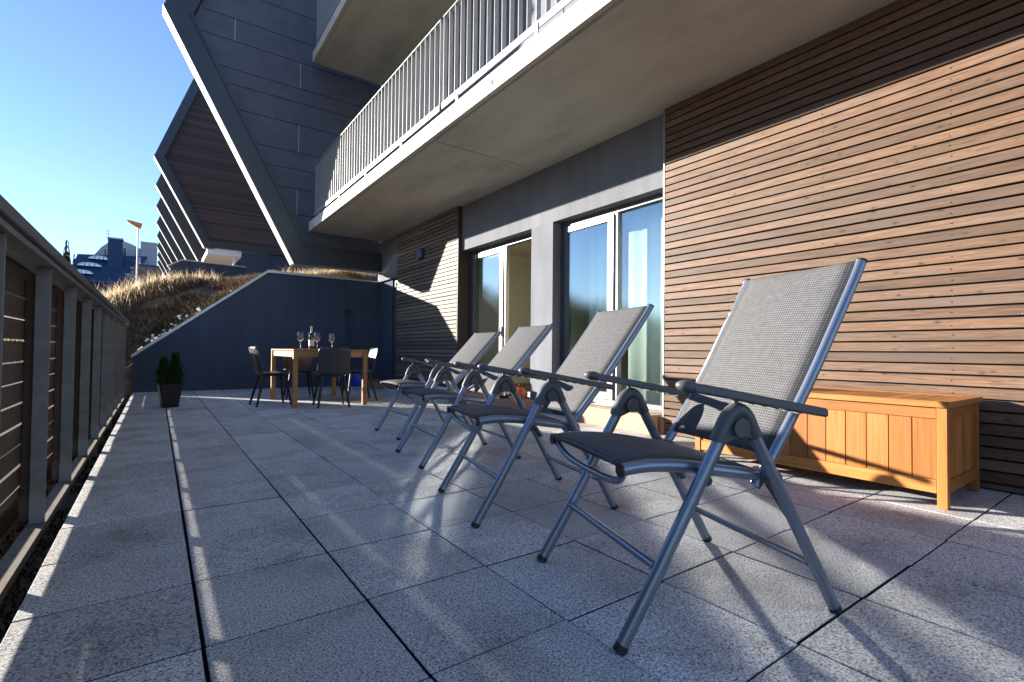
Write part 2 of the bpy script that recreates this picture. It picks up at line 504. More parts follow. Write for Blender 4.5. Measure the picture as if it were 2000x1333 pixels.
def terrain_mat():
    m, nt, b = mat('hillside_ground')
    geo = N(nt, 'ShaderNodeNewGeometry')
    n1 = N(nt, 'ShaderNodeTexNoise', i_Scale=1.7, i_Detail=8.0, i_Roughness=0.7)
    L(nt, geo.outputs['Position'], n1.inputs['Vector'])
    r1 = ramp(nt, [(0.3, (0.055, 0.032, 0.02)), (0.5, (0.12, 0.07, 0.04)), (0.68, (0.20, 0.135, 0.07))])
    L(nt, n1.outputs['Fac'], r1.inputs[0])
    L(nt, r1.outputs[0], b.inputs['Base Color'])
    b.inputs['Roughness'].default_value = 0.95
    bp = N(nt, 'ShaderNodeBump', i_Strength=0.8, i_Distance=0.05)
    n2 = N(nt, 'ShaderNodeTexNoise', i_Scale=18.0, i_Detail=5.0)
    L(nt, geo.outputs['Position'], n2.inputs['Vector'])
    L(nt, n2.outputs['Fac'], bp.inputs['Height'])
    L(nt, bp.outputs[0], b.inputs['Normal'])
    return m
M['terrain'] = terrain_mat()
M['blueroof'] = plain('blue_slate_roof', (0.028, 0.06, 0.125), 0.5, 0.1, var=0.15, vscale=1.5)
M['bluewall2'] = plain('blue_render', (0.02, 0.045, 0.12), 0.7)
M['greyhouse'] = plain('grey_render', (0.36, 0.40, 0.45), 0.8, var=0.06)
M['whiteframe'] = plain('white_paint', (0.78, 0.78, 0.78), 0.5, var=0.03)
M['brownstone'] = plain('rough_brown_stone', (0.19, 0.14, 0.12), 0.9, var=0.35, vscale=1.2)
M['skyglass'] = plain('skylight_glass', (0.42, 0.5, 0.58), 0.1, 0.6, var=0.05)
M['darkglass'] = plain('dark_window_glass', (0.05, 0.055, 0.065), 0.08, var=0.1)
M['orange'] = plain('orange_cloth', (0.75, 0.24, 0.05), 0.7, var=0.15)
M['bluescoop'] = plain('blue_plastic', (0.015, 0.04, 0.35), 0.25, var=0.05)
M['pumpkin'] = plain('pumpkin_skin', (0.62, 0.11, 0.015), 0.42, var=0.2, vscale=14)
M['stem'] = plain('pumpkin_stem', (0.22, 0.17, 0.07), 0.8)
M['wineglass'] = wine_glass_mat()
M['bottleglass'] = plain('dark_green_bottle', (0.03, 0.06, 0.012), 0.08, var=0.05)
M['label'] = plain('paper_label', (0.75, 0.72, 0.65), 0.7)
M['foil'] = plain('bottle_foil', (0.55, 0.5, 0.47), 0.35, 0.5)
M['lampblue'] = plain('blue_enamel', (0.035, 0.055, 0.13), 0.3, var=0.05)
M['lampwave'] = plain('pale_blue_line', (0.24, 0.33, 0.55), 0.4, var=0.05)
M['screw'] = plain('screw_head', (0.03, 0.026, 0.022), 0.5, 0.5)

# ------------------------------------------------------------------ geometry helpers
def link(name, me, m, parent=None):
    o = bpy.data.objects.new(name, me)
    COL.objects.link(o)
    if m is not None and len(me.materials) == 0:
        me.materials.append(m)
    if parent is not None:
        o.parent = parent
    return o
def done(name, bm, m, parent=None, smooth=False, loc=None, auto=None):
    bmesh.ops.recalc_face_normals(bm, faces=bm.faces)
    me = bpy.data.meshes.new(name)
    bm.to_mesh(me)
    bm.free()
    if smooth:
        for p in me.polygons:
            p.use_smooth = True
        if auto is not None:
            me.set_sharp_from_angle(angle=R(auto))
    o = link(name, me, m, parent)
    if loc is not None:
        o.location = loc
    return o
def addbox(bm, x0, x1, y0, y1, z0, z1, bev=0.0):
    vs = [bm.verts.new(p) for p in ((x0, y0, z0), (x1, y0, z0), (x1, y1, z0), (x0, y1, z0), (x0, y0, z1), (x1, y0, z1), (x1, y1, z1), (x0, y1, z1))]
    fs = [bm.faces.new([vs[i] for i in q]) for q in ((0, 3, 2, 1), (4, 5, 6, 7), (0, 1, 5, 4), (1, 2, 6, 5), (2, 3, 7, 6), (3, 0, 4, 7))]
    if bev:
        es = list({e for f in fs for e in f.edges})
        bmesh.ops.bevel(bm, geom=es, offset=bev, segments=1, affect='EDGES', profile=0.5)
def box(name, x0, x1, y0, y1, z0, z1, m, parent=None, bev=0.0, center=False):
    bm = bmesh.new()
    if center:
        c = ((x0 + x1) / 2, (y0 + y1) / 2, (z0 + z1) / 2)
        addbox(bm, x0 - c[0], x1 - c[0], y0 - c[1], y1 - c[1], z0 - c[2], z1 - c[2], bev)
        return done(name, bm, m, parent, loc=c)
    addbox(bm, x0, x1, y0, y1, z0, z1, bev)
    return done(name, bm, m, parent)
def addprism(bm, pts, axis, a0, a1):
    """polygon pts (2D) extruded along axis 'x','y','z' from a0 to a1"""
    def P(p, a):
        if axis == 'y':
            return (p[0], a, p[1])
        if axis == 'x':
            return (a, p[0], p[1])
        return (p[0], p[1], a)
    A = [bm.verts.new(P(p, a0)) for p in pts]
    B = [bm.verts.new(P(p, a1)) for p in pts]
    n = len(pts)
    bm.faces.new(A)
    bm.faces.new(list(reversed(B)))
    for i in range(n):
        bm.faces.new((A[i], A[(i + 1) % n], B[(i + 1) % n], B[i]))
def prism(name, pts, axis, a0, a1, m, parent=None):
    bm = bmesh.new()
    addprism(bm, pts, axis, a0, a1)
    return done(name, bm, m, parent)
def addtube(bm, pts, rad, n=10, flat=1.0, upv=(0, 0, 1)):
    pts = [Vector(p) for p in pts]
    rings = []
    for i, p in enumerate(pts):
        if i == 0:
            t = pts[1] - pts[0]
        elif i == len(pts) - 1:
            t = pts[-1] - pts[-2]
        else:
            t = (pts[i] - pts[i - 1]).normalized() + (pts[i + 1] - pts[i]).normalized()
        t.normalize()
        u = Vector(upv)
        if abs(u.dot(t)) > 0.97:
            u = Vector((1, 0, 0))
        s = t.cross(u).normalized()
        w = s.cross(t).normalized()
        r = rad[i] if isinstance(rad, (list, tuple)) else rad
        rings.append([bm.verts.new(p + (s * math.cos(2 * math.pi * k / n) * flat + w * math.sin(2 * math.pi * k / n)) * r) for k in range(n)])
    for a, b in zip(rings, rings[1:]):
        for k in range(n):
            bm.faces.new((a[k], a[(k + 1) % n], b[(k + 1) % n], b[k]))
    bm.faces.new(list(reversed(rings[0])))
    bm.faces.new(rings[-1])
def tube(name, pts, rad, m, parent=None, n=10, flat=1.0, upv=(0, 0, 1)):
    bm = bmesh.new()
    addtube(bm, pts, rad, n, flat, upv)
    return done(name, bm, m, parent, smooth=True, auto=50)
def lathe(name, prof, m, parent=None, n=24, closed=False, loc=None):
    bm = bmesh.new()
    rings = []
    for r, z in prof:
        if r < 1e-5:
            rings.append([bm.verts.new((0, 0, z))])
        else:
            rings.append([bm.verts.new((r * math.cos(2 * math.pi * k / n), r * math.sin(2 * math.pi * k / n), z)) for k in range(n)])
    for a, b in zip(rings, rings[1:]):
        for k in range(n):
            k2 = (k + 1) % n
            if len(a) == 1 and len(b) == 1:
                continue
            if len(a) == 1:
                bm.faces.new((a[0], b[k2], b[k]))
            elif len(b) == 1:
                bm.faces.new((a[k], a[k2], b[0]))
            else:
                bm.faces.new((a[k], a[k2], b[k2], b[k]))
    return done(name, bm, m, parent, smooth=True, auto=45, loc=loc)
def smooth_path(pts, k=6):
    """Catmull-Rom through 3D points"""
    P = [Vector(p) for p in pts]
    out = []
    for i in range(len(P) - 1):
        p0 = P[max(i - 1, 0)]
        p1, p2 = P[i], P[i + 1]
        p3 = P[min(i + 2, len(P) - 1)]
        for j in range(k):
            t = j / k
            out.append(0.5 * ((2 * p1) + (p2 - p0) * t + (2 * p0 - 5 * p1 + 4 * p2 - p3) * t * t + (3 * p1 - p0 - 3 * p2 + p3) * t ** 3))
    out.append(P[-1])
    return out
def tag(o, label=None, cat=None, group=None, kind=None):
    if label:
        o['label'] = label
    if cat:
        o['category'] = cat
    if group:
        o['group'] = group
    if kind:
        o['kind'] = kind
    return o
def thing(name, label, cat, loc=(0, 0, 0), rz=0.0, group=None):
    o = bpy.data.objects.new(name, None)
    o.empty_display_size = 0.1
    COL.objects.link(o)
    o.location = loc
    o.rotation_euler = (0, 0, rz)
    return tag(o, label, cat, group)
def copy_tree(o, parent=None):
    c = o.copy()
    COL.objects.link(c)
    c.parent = parent
    for ch in list(o.children):
        copy_tree(ch, c)
    return c
def share(name, me, parent, loc, rz=0.0, scale=None):
    o = bpy.data.objects.new(name, me)
    COL.objects.link(o)
    o.parent = parent
    o.location = loc
    if rz:
        o.rotation_euler = (0, 0, rz)
    if scale:
        o.scale = scale
    return o
def meshbox(name, sx, sy, sz, m, bev=0.0):
    bm = bmesh.new()
    addbox(bm, -sx / 2, sx / 2, -sy / 2, sy / 2, -sz / 2, sz / 2, bev)
    bmesh.ops.recalc_face_normals(bm, faces=bm.faces)
    me = bpy.data.meshes.new(name)
    bm.to_mesh(me)
    bm.free()
    me.materials.append(m)
    return me

# ------------------------------------------------------------------ terrain
def sstep(a, b, x):
    t = min(1, max(0, (x - a) / (b - a)))
    return t * t * (3 - 2 * t)
def coping_z(x):
    if x >= 1.8:
        return 2.36
    return 0.643 + (x + 0.34) * (2.36 - 0.643) / 2.14
def terrain_h(x, y):
    low = -0.205 if x > -0.75 else -0.205 - 2.2 * sstep(-0.75, -6.0, x)
    if x < -6:
        low -= min(6, (-6 - x) * 0.05)
    wall_side = max(-1.2, coping_z(max(x, -1.6)) - 0.14) if x < 1.8 else 2.2
    if x > 4.0:
        wall_side = 2.2
    crest = 2.32 + 0.14 * min(max(x, 0), 8) + (0.45 * x if x < 0 else 0)
    crest = max(crest, low)
    t = sstep(11.15, 14.6, y)
    bank = wall_side + (crest - wall_side) * t
    if y > 15.5:
        bank += (y - 15.5) * 0.06 * sstep(15.5, 24, y)
    k = sstep(-1.5, -7.0, x) * (1 - sstep(30, 70, y))
    bank = bank * (1 - k) + low * k
    h = low if y < 11.1 else bank
    # wooded hill out beyond the fence
    d = math.hypot(x + 100, (y - 150) * 0.9)
    h += 13.0 * (1 - sstep(10, 85, d)) * (1 - sstep(-45, -22, x))
    if y > 11.1:
        h += 0.10 * mnoise.noise(Vector((x * 0.9, y * 0.9, 0))) * sstep(11.2, 12.5, y)
    return h
def axis_vals(lo, hi, flo, fhi, fstep, grow):
    v = []
    x = flo
    while x < fhi:
        v.append(x)
        x += fstep
    s = fstep
    x = flo
    while x > lo:
        s *= grow
        x -= s
        v.insert(0, x)
    s = fstep
    x = fhi
    while x < hi:
        v.append(x)
        s *= grow
        x += s
    v.append(x)
    return v
XS = axis_vals(-900, 900, -3.0, 8.0, 0.22, 1.13)
YS = axis_vals(-500, 1500, 10.9, 19.0, 0.22, 1.13)
YS = sorted(YS + [11.05, 11.14])
bm = bmesh.new()
grid = [[bm.verts.new((x, y, terrain_h(x, y))) for x in XS] for y in YS]
for a, b in zip(grid, grid[1:]):
    for i in range(len(XS) - 1):
        bm.faces.new((a[i], a[i + 1], b[i + 1], b[i]))
ground = done('ground', bm, M['terrain'], smooth=True)
tag(ground, kind='structure')

# ------------------------------------------------------------------ terrace
terrace = box('terrace', -0.322, 4.30, -2.2, 10.98, -0.19, -0.045, M['subfloor'])
tag(terrace, kind='structure')
TX0, TW = 0.119 - 0.4468, 0.4468
TY0, TD = 0.6616 - 2 * 0.4528, 0.4528
slab_me = meshbox('paving_slab', 1, 1, 0.04, M['granite'])
bm = bmesh.new()
addbox(bm, -0.2202, 0.2202, -0.2232, 0.2232, -0.02, 0.02, 0.0022)
slab_me = bpy.data.meshes.new('paving_slab')
bm.to_mesh(slab_me)
bm.free()
slab_me.materials.append(M['granite'])
slab_me.materials.append(M['subfloor'])
for pg in slab_me.polygons:
    if abs(pg.normal.z) < 0.3:
        pg.material_index = 1
col_off = [0.0, 0.0, 0.012, -0.004, 0.006, 0.0, -0.005, 0.004, 0.0, 0.003]
for i in range(10):
    for j in range(25):
        cx = TX0 + TW * (i + 0.5) + rnd.uniform(-0.0008, 0.0008)
        cyy = TY0 + TD * (j + 0.5) + col_off[i] * 0.6 + rnd.uniform(-0.0012, 0.0012)
        if cyy > 10.9:
            continue
        wscale = 1.0
        if i == 0:
            cx -= 0.0015
        o = share('paving_slab', slab_me, terrace, (cx, cyy, -0.02 + rnd.uniform(-0.0012, 0.0012)))
        o.rotation_euler = (rnd.uniform(-0.0012, 0.0012), rnd.uniform(-0.0012, 0.0012), rnd.choice((0, math.pi)) + rnd.uniform(-0.001, 0.001))
        o.scale = (0.994 if i in (0, 1) else 1.004, 1.0, 1.0)

# moss in the gutter beside the slabs
def blades(name, m, pts, h0, h1, w, lean=0.35, parent=None, seg=2):
    bm = bmesh.new()
    for (x, y, z, s) in pts:
        a = rnd.uniform(0, 2 * math.pi)
        hh = rnd.uniform(h0, h1) * s
        la = rnd.uniform(0, 2 * math.pi)
        ll = hh * rnd.uniform(0.05, lean)
        dx, dy = math.cos(a) * w / 2, math.sin(a) * w / 2
        lx, ly = math.cos(la) * ll, math.sin(la) * ll
        v0 = bm.verts.new((x - dx, y - dy, z))
        v1 = bm.verts.new((x + dx, y + dy, z))
        v2 = bm.verts.new((x + dx * 0.7 + lx * 0.35, y + dy * 0.7 + ly * 0.35, z + hh * 0.6))
        v3 = bm.verts.new((x - dx * 0.7 + lx * 0.35, y - dy * 0.7 + ly * 0.35, z + hh * 0.6))
        v4 = bm.verts.new((x + lx, y + ly, z + hh))
        bm.faces.new((v0, v1, v2, v3))
        bm.faces.new((v3, v2, v4))
    me = bpy.data.meshes.new(name)
    bm.to_mesh(me)
    bm.free()
    return link(name, me, m, parent)
pts = []
for _ in range(9000):
    y = rnd.uniform(1.2, 10.9)
    x = rnd.uniform(-0.62, -0.335)
    if mnoise.noise(Vector((x * 5, y * 2.2, 3))) > -0.25:
        pts.append((x, y, -0.205, 1.0))
moss = blades('moss', M['moss'], pts, 0.006, 0.022, 0.010, 1.2)
tag(moss, 'low green moss growing in the gutter along the slab edge', 'moss', kind='stuff')

# ------------------------------------------------------------------ fence
fence = thing('fence', 'grey steel and brown timber slat fence with dark flat handrail', 'fence', (-0.45, 5.5, -0.2))
def fbox(name, x0, x1, y0, y1, z0, z1, m, parent=None, bev=0.0):
    c = ((x0 + x1) / 2, (y0 + y1) / 2, (z0 + z1) / 2)
    me = meshbox(name, x1 - x0, y1 - y0, z1 - z0, m, bev)
    o = share(name, me, parent or fence, (c[0] + 0.45, c[1] - 5.5, c[2] + 0.2))
    return o
fbox('bottom_rail', -0.482, -0.412, -0.4, 10.95, -0.078, -0.042, M['rust'], bev=0.002)
fbox('handrail', -0.55, -0.385, -0.4, 10.97, 1.206, 1.252, M['cap'], bev=0.003)
fbox('top_rail', -0.525, -0.402, -0.4, 10.96, 1.178, 1.204, M['steelpost'], bev=0.002)
fbox('top_rail', -0.548, -0.530, -0.4, 10.96, 1.130, 1.204, M['fencewood'], bev=0.002)
fbox('gap_blind', -0.665, -0.635, -0.4, 10.95, -0.202, 0.028, M['fencewood'])  # added dark board, hides sunlit ground so the bottom gap stays dark
post_y = [3.243 + 0.905 * k for k in range(-4, 9)]
pm = meshbox('post', 0.056, 0.014, 1.218, M['steelpost'], 0.0015)
wm = meshbox('timber_post', 0.034, 0.085, 1.17, M['fencepostwood'], 0.002)
fm = meshbox('foot', 0.05, 0.012, 0.118, M['steelpost'], 0.001)
fpm = meshbox('base_plate', 0.09, 0.10, 0.01, M['rust'], 0.001)
for k, y in enumerate(post_y):
    share('post', pm, fence, (-0.446 + 0.45, y - 5.5, -0.041 + 0.609 + 0.2))
    share('timber_post', wm, fence, (-0.494 + 0.45, y + 0.055 - 5.5, 0.555 + 0.2))
    if k % 2 == 1:
        yy = y - 0.0
        share('foot', fm, fence, (-0.445 + 0.45, yy - 0.02 - 5.5, -0.138 + 0.2))
        share('base_plate', fpm, fence, (-0.43 + 0.45, yy - 0.02 - 5.5, -0.199 + 0.2))
pitch, sh = 0.0985, 0.0890
segs = [(-0.4, 2.30), (2.306, 5.02), (5.026, 8.63), (8.636, 10.94)]
for k in range(11):
    z1 = 1.128 - k * pitch - 0.010
    for (a, b) in segs:
        hgt = sh
        dz = rnd.uniform(-0.0015, 0.0015)
        if k == 8:
            hgt = sh - 0.0035
        if k == 10:
            hgt = 0.042
        fbox('slat', -0.543, -0.512, a, b, z1 - hgt + dz, z1 + dz, M['fencewood'], bev=0.001)

# ------------------------------------------------------------------ dark end wall
BW = 11.0
bwall = thing('boundary_wall', 'dark blue rendered wall with sloping pale metal coping at the terrace end', 'wall', (2, BW, -0.2))
prof = [(-0.34, -0.2), (4.6, -0.2), (4.6, 2.33), (1.8, 2.33), (-0.34, 0.613)]
prism('render', [(x - 2, z + 0.2) for x, z in prof], 'y', 0, 0.22, M['bluewall'], bwall)
sl = (2.36 - 0.643) / 2.14
th = 0.032
bm = bmesh.new()
addprism(bm, [(-0.36 - 2, 0.615 + 0.2), (1.80 - 2, 2.335 + 0.2), (1.80 - 2, 2.335 + 0.2 + 0.055), (-0.36 - 2, 0.67 + 0.2)], 'y', -0.02, 0.25)
done('coping', bm, M['coping'], bwall)
bm = bmesh.new()
addprism(bm, [(1.802 - 2, 2.335 + 0.2), (4.16 - 2, 2.335 + 0.2), (4.16 - 2, 2.36 + 0.2), (1.802 - 2, 2.39 + 0.2)], 'y', -0.02, 0.25)
done('coping', bm, M['coping'], bwall)

# ------------------------------------------------------------------ apartment building
XW = 4.05
XS_ = 4.12
SOF = 3.216
bld = thing('apartment_building', 'apartment block with brown timber cladding, concrete balconies and sliding doors', 'building', (4.6, 4.0, 0))
def P_(o):
    o.location = Vector(o.location) - Vector((4.6, 4.0, 0))
    return o
def bb(name, x0, x1, y0, y1, z0, z1, m, bev=0.0):
    return P_(box(name, x0, x1, y0, y1, z0, z1, m, bld, bev, center=True))
# cladding boards
NB = 46
pit = 0.0705
for (y0, y1, m, tname) in ((-1.6, 3.086, M['clad'], 'near'), (7.25, 9.80, M['clad_far'], 'far')):
    bb('backing', XW + 0.026, XW + 0.10, y0, y1, 0.0, SOF, M['clad_back'])
    z = SOF - 0.004
    k = 0
    while z > 0.03:
        z0 = max(0.012, z - pit + rnd.uniform(0.0105, 0.0135))
        bm = bmesh.new()
        hy, hz = (y1 - y0) / 2, (z - z0) / 2
        addbox(bm, -0.0105, 0.0105, -hy, hy, -hz, hz, 0.0015)
        o = done('plank', bm, m, bld)
        o.location = (XW + 0.0105 + rnd.uniform(-0.0015, 0.0015) - 4.6, (y0 + y1) / 2 - 4.0, (z + z0) / 2)
        o.rotation_euler = (rnd.uniform(-0.0004, 0.0004), rnd.uniform(-0.006, 0.006), 0)
        z -= pit
        k += 1
# screw heads, in columns on the near boards
bm = bmesh.new()
for yc in (3.05, 2.42, 1.66, 0.92, 0.18):
    z = SOF - 0.004
    while z > 0.08:
        c = Vector((XW - 0.002, yc + rnd.uniform(-0.006, 0.006), z - pit / 2 + 0.004 + rnd.uniform(-0.006, 0.006)))
        r_ = 0.0042
        vs = [bm.verts.new(c + Vector((0, math.cos(t) * r_, math.sin(t) * r_))) for t in [2 * math.pi * q / 6 for q in range(6)]]
        vb = [bm.verts.new(v.co + Vector((0.004, 0, 0))) for v in vs]
        bm.faces.new(vs)
        for q in range(6):
            bm.faces.new((vs[q], vs[(q + 1) % 6], vb[(q + 1) % 6], vb[q]))
        z -= pit
o = done('screws', bm, M['screw'], bld)
o.location = (-4.6, -4.0, 0)
o['kind'] = 'stuff'
bb('edge_trim', XW - 0.004, XS_ + 0.16, 3.088, 3.104, 0.0, SOF - 0.002, M['frame'])
bb('edge_trim', XW - 0.012, XW + 0.10, 3.100, 3.13, 0.005, 0.165, M['stepred'])
# stucco parts
OP1 = (5.32, 7.215)
OP2 = (3.106, 4.87)
ZT = 2.47
bb('lintel', XS_, XS_ + 0.32, 3.106, 7.215, ZT, SOF - 0.001, M['stucco'])
bb('pier', XS_, XS_ + 0.32, OP2[1], OP1[0], 0.0, ZT - 0.0005, M['stucco'])
bb('window_jamb', XW + 0.001, XS_ + 0.30, 7.218, 7.248, 0.0, SOF - 0.002, M['jamb'])
bb('corner_lintel', XW + 0.03, XS_ + 0.30, 9.802, 10.98, 2.335, SOF - 0.002, M['stucco'])
bb('corner_wall', XW + 0.10, XS_ + 0.30, 10.27, 10.985, 0.0, 2.333, M['bluewall'])
bb('sill', XS_ + 0.03, XS_ + 0.34, OP2[0], OP2[1], 0.0, 0.195, M['framedark'])
bb('sill', XS_ + 0.03, XS_ + 0.34, OP1[0], OP1[1], 0.0, 0.175, M['framedark'])
# upper walls
bb('upper_wall', XW + 0.05, XW + 0.35, -1.6, 10.85, 3.46, 6.70, M['panel'])
bb('upper_wall', XW + 0.05, XW + 0.35, -1.6, 10.85, 6.98, 9.6, M['panel'])
for q in range(6):
    bb('facade_panel', XW + 0.02, XW + 0.047, -1.5 + q * 2.05, -1.5 + q * 2.05 + 2.03, 3.47, 5.0, M['panel'])
    bb('facade_panel', XW + 0.02, XW + 0.047, -1.5 + q * 2.05, -1.5 + q * 2.05 + 2.03, 5.02, 6.69, M['panel'])
# solid mass behind the rooms
bb('core', 8.6, 11.5, -1.6, 10.9, 0.0, 9.6, M['stucco'])
bb('roof_deck', XW + 0.4, 11.5, -1.6, 10.9, 9.62, 9.9, M['stucco'])
bb('end_wall', XW + 0.12, 11.5, -1.95, -1.62, 0.0, 9.6, M['stucco'])

# sliding doors
def sliding_door(y0, y1, zb, zt, xg, mull, open_right):
    d = bpy.data.objects.new('sliding_door', None)
    COL.objects.link(d)
    d.parent = bld
    d.location = (xg - 4.6, (y0 + y1) / 2 - 4.0, zb)
    def db(name, x0, x1, a, b, z0, z1, m, bev=0.0):
        c = Vector(((x0 + x1) / 2, (a + b) / 2, (z0 + z1) / 2))
        me = meshbox(name, x1 - x0, b - a, z1 - z0, m, bev)
        return share(name, me, d, c - Vector((xg, (y0 + y1) / 2, zb)))
    f = 0.065
    # fixed outer frame
    db('frame', xg - 0.03, xg + 0.05, y1 - f, y1 - 0.001, zb, zt, M['framedark'], 0.002)
    db('frame', xg - 0.03, xg + 0.05, y0 + 0.001, y0 + f * 0.6, zb, zt, M['framedark'], 0.002)
    db('frame', xg - 0.031, xg + 0.051, y0 + f * 0.6, y1 - f, zt - f, zt - 0.001, M['framedark'], 0.002)
    db('frame', xg - 0.031, xg + 0.051, y0 + f * 0.6, y1 - f, zb + 0.001, zb + 0.05, M['frame'], 0.002)
    db('mullion', xg - 0.025, xg + 0.045, mull - 0.022, mull + 0.022, zb + 0.05, zt - f, M['frame'], 0.002)
    # sash in front of the far half
    a, b = mull + 0.024, y1 - f - 0.012
    s = 0.085
    xs = xg - 0.025
    db('sash', xs - 0.022, xs + 0.03, a, a + s, zb + 0.055, zt - f - 0.01, M['frame'], 0.003)
    db('sash', xs - 0.022, xs + 0.03, b - s * 0.6, b, zb + 0.055, zt - f - 0.01, M['framedark'], 0.003)
    db('sash', xs - 0.023, xs + 0.031, a + s, b - s * 0.6, zt - f - 0.01 - s * 0.8, zt - f - 0.01, M['frame'], 0.003)
    db('sash', xs - 0.023, xs + 0.031, a + s, b - s * 0.6, zb + 0.055, zb + 0.055 + s, M['frame'], 0.003)
    db('pane', xs, xs + 0.006, a + s - 0.005, b - s * 0.6 + 0.005, zb + 0.135, zt - f - 0.01 - s * 0.8 + 0.005, M['pane'])
    h = db('handle', xs - 0.052, xs - 0.03, a + 0.03, a + 0.05, zb + 0.85, zb + 1.0, M['framedark'], 0.004)
    if not open_right:
        db('pane', xg + 0.012, xg + 0.018, y0 + f * 0.6 - 0.004, mull - 0.02, zb + 0.05, zt - f + 0.004, M['pane'])
    return d
sliding_door(OP2[0], OP2[1], 0.197, ZT - 0.002, XS_ + 0.17, 3.92, False)
sliding_door(OP1[0], OP1[1], 0.177, ZT - 0.002, XS_ + 0.20, 6.20, True)
# narrow glazed door beside the end wall
d = bpy.data.objects.new('glazed_door', None)
COL.objects.link(d)
d.parent = bld
d.location = (XS_ + 0.1 - 4.6, 10.03 - 4.0, 0.16)
for (a, b, z0, z1, nm, m) in ((-0.225, -0.16, 0, 2.17, 'frame', M['frame']), (0.16, 0.235, 0, 2.17, 'frame', M['framedark']), (-0.16, 0.16, 2.1, 2.17, 'frame', M['framedark']), (-0.16, 0.16, 0, 0.12, 'frame', M['framedark'])):
    share(nm, meshbox(nm, 0.07, b - a - 0.001, z1 - z0, m, 0.002), d, (0, (a + b) / 2, (z0 + z1) / 2))
share('pane', meshbox('pane', 0.008, 0.32, 1.98, M['pane']), d, (0, 0, 1.11))
bb('sill', XS_ - 0.04, XS_ + 0.34, 9.80, 10.27, 0.0, 0.158, M['framedark'])

# rooms behind the doors
for (y0, y1, nm) in ((3.0, 5.08, 'a'), (5.10, 7.9, 'b'), (9.0, 10.6, 'c')):
    bb('room_floor', XS_ + 0.345, 8.5, y0, y1, 0.10, 0.17, M['roomfloor'])
    bb('room_ceiling', XS_ + 0.325, 8.5, y0, y1, 2.68, 2.76, M['roomwall'])
    bb('room_wall', 8.5, 8.58, y0, y1, 0.1, 2.76, M['roomwall'])
    bb('room_wall', XS_ + 0.345, 8.5, y1 - 0.06, y1, 0.17, 2.68, M['roomwall'])
    bb('room_wall', XS_ + 0.345, 8.5, y0, y0 + 0.06, 0.17, 2.68, M['roomwall'])

# concrete balcony slabs, with their railings
def balcony(zb, zf, y0, y1, joint, rail_y, xe, rail=True, secs=None):
    d = bpy.data.objects.new('balcony', None)
    COL.objects.link(d)
    d.parent = bld
    base = Vector((xe, (y0 + y1) / 2, zb))
    d.location = base - Vector((4.6, 4.0, 0))
    ranges = [(y0, joint - 0.009), (joint + 0.009, y1)] if joint else [(y0, y1)]
    for (a, b) in ranges:
        bm = bmesh.new()
        pr = [(xe, zb + 0.04), (xe + 0.035, zb + 0.012), (xe + 0.035, zb), (XW + 0.34, zb), (XW + 0.34, zf), (xe, zf)]
        pr = [(xe, zb), (xe + 0.045, zb), (xe + 0.05, zb + 0.022), (xe + 0.075, zb + 0.022), (xe + 0.08, zb), (XW + 0.34, zb), (XW + 0.34, zf), (xe, zf)]
        addprism(bm, [(p[0] - base.x, p[1] - base.z) for p in pr], 'y', a - base.y, b - base.y)
        o = done('slab', bm, M['concrete'], d)
        o.data.materials.append(M['fascia'])
        for pg in o.data.polygons:
            if pg.normal.x < -0.8:
                pg.material_index = 1
    if not rail:
        return d
    rx0, rx1 = xe + 0.01, xe + 0.065
    zt = zb + 1.275
    zl0, zl1 = zf + 0.055, zf + 0.125
    bar = meshbox('baluster', 0.046, 0.007, zt - 0.014 - zl1 - 0.002, M['rail'])
    for (a, b) in secs:
        share('handrail', meshbox('handrail', 0.055, b - a, 0.014, M['rail'], 0.001), d, Vector((xe + 0.037, (a + b) / 2, zt - 0.006)) - base)
        share('bottom_rail', meshbox('bottom_rail', 0.012, b - a, zl1 - zl0, M['rail'], 0.001), d, Vector((xe + 0.012, (a + b) / 2, (zl0 + zl1) / 2)) - base)
        n = max(1, round((b - a - 0.03) / 0.127))
        st = (b - a - 0.03) / n
        for k in range(n + 1):
            o = share('baluster', bar, d, Vector((xe + 0.038, a + 0.015 + k * st, (zt - 0.014 + zl1) / 2)) - base)
            o.rotation_euler = (0, 0, rnd.uniform(-0.05, 0.05))
        y = b - 0.35
        while y > a:
            share('bracket', meshbox('bracket', 0.012, 0.05, 0.16, M['rail'], 0.001), d, Vector((xe - 0.0075 + 0.012, y, zf + 0.02)) - base)
            y -= 1.33
    return d
XE = 2.49
b1 = balcony(SOF, 3.40, -1.6, 10.68, 5.15, True, XE, True, [(-1.5, 4.86), (4.92, 10.30)])
# drain outlets in the fascia
for yy in (3.846, 6.55):
    bm = bmesh.new()
    for s in range(14):
        t0 = R(40 + s * 20)
        t1 = R(60 + s * 20)
        q = [(0.020, t0), (0.027, t0), (0.027, t1), (0.020, t1)]
        vs = [bm.verts.new((0, r_ * math.cos(t), r_ * math.sin(t))) for r_, t in q]
        vb = [bm.verts.new((-0.004, r_ * math.cos(t), r_ * math.sin(t))) for r_, t in q]
        bm.faces.new(vb)
        for e in range(4):
            bm.faces.new((vs[e], vs[(e + 1) % 4], vb[(e + 1) % 4], vb[e]))
    addtube(bm, [(-0.004, -0.004, 0.0), (0.003, -0.004, 0.0)], 0.009, 10)
    o = done('drain_outlet', bm, M['black'], b1)
    o.location = Vector((XE - 0.001, yy, 3.30)) - Vector((XE, (-1.6 + 10.68) / 2, SOF))
balcony(6.70, 6.90, -1.6, 10.62, None, True, XE, True, [(3.9, 10.42)])

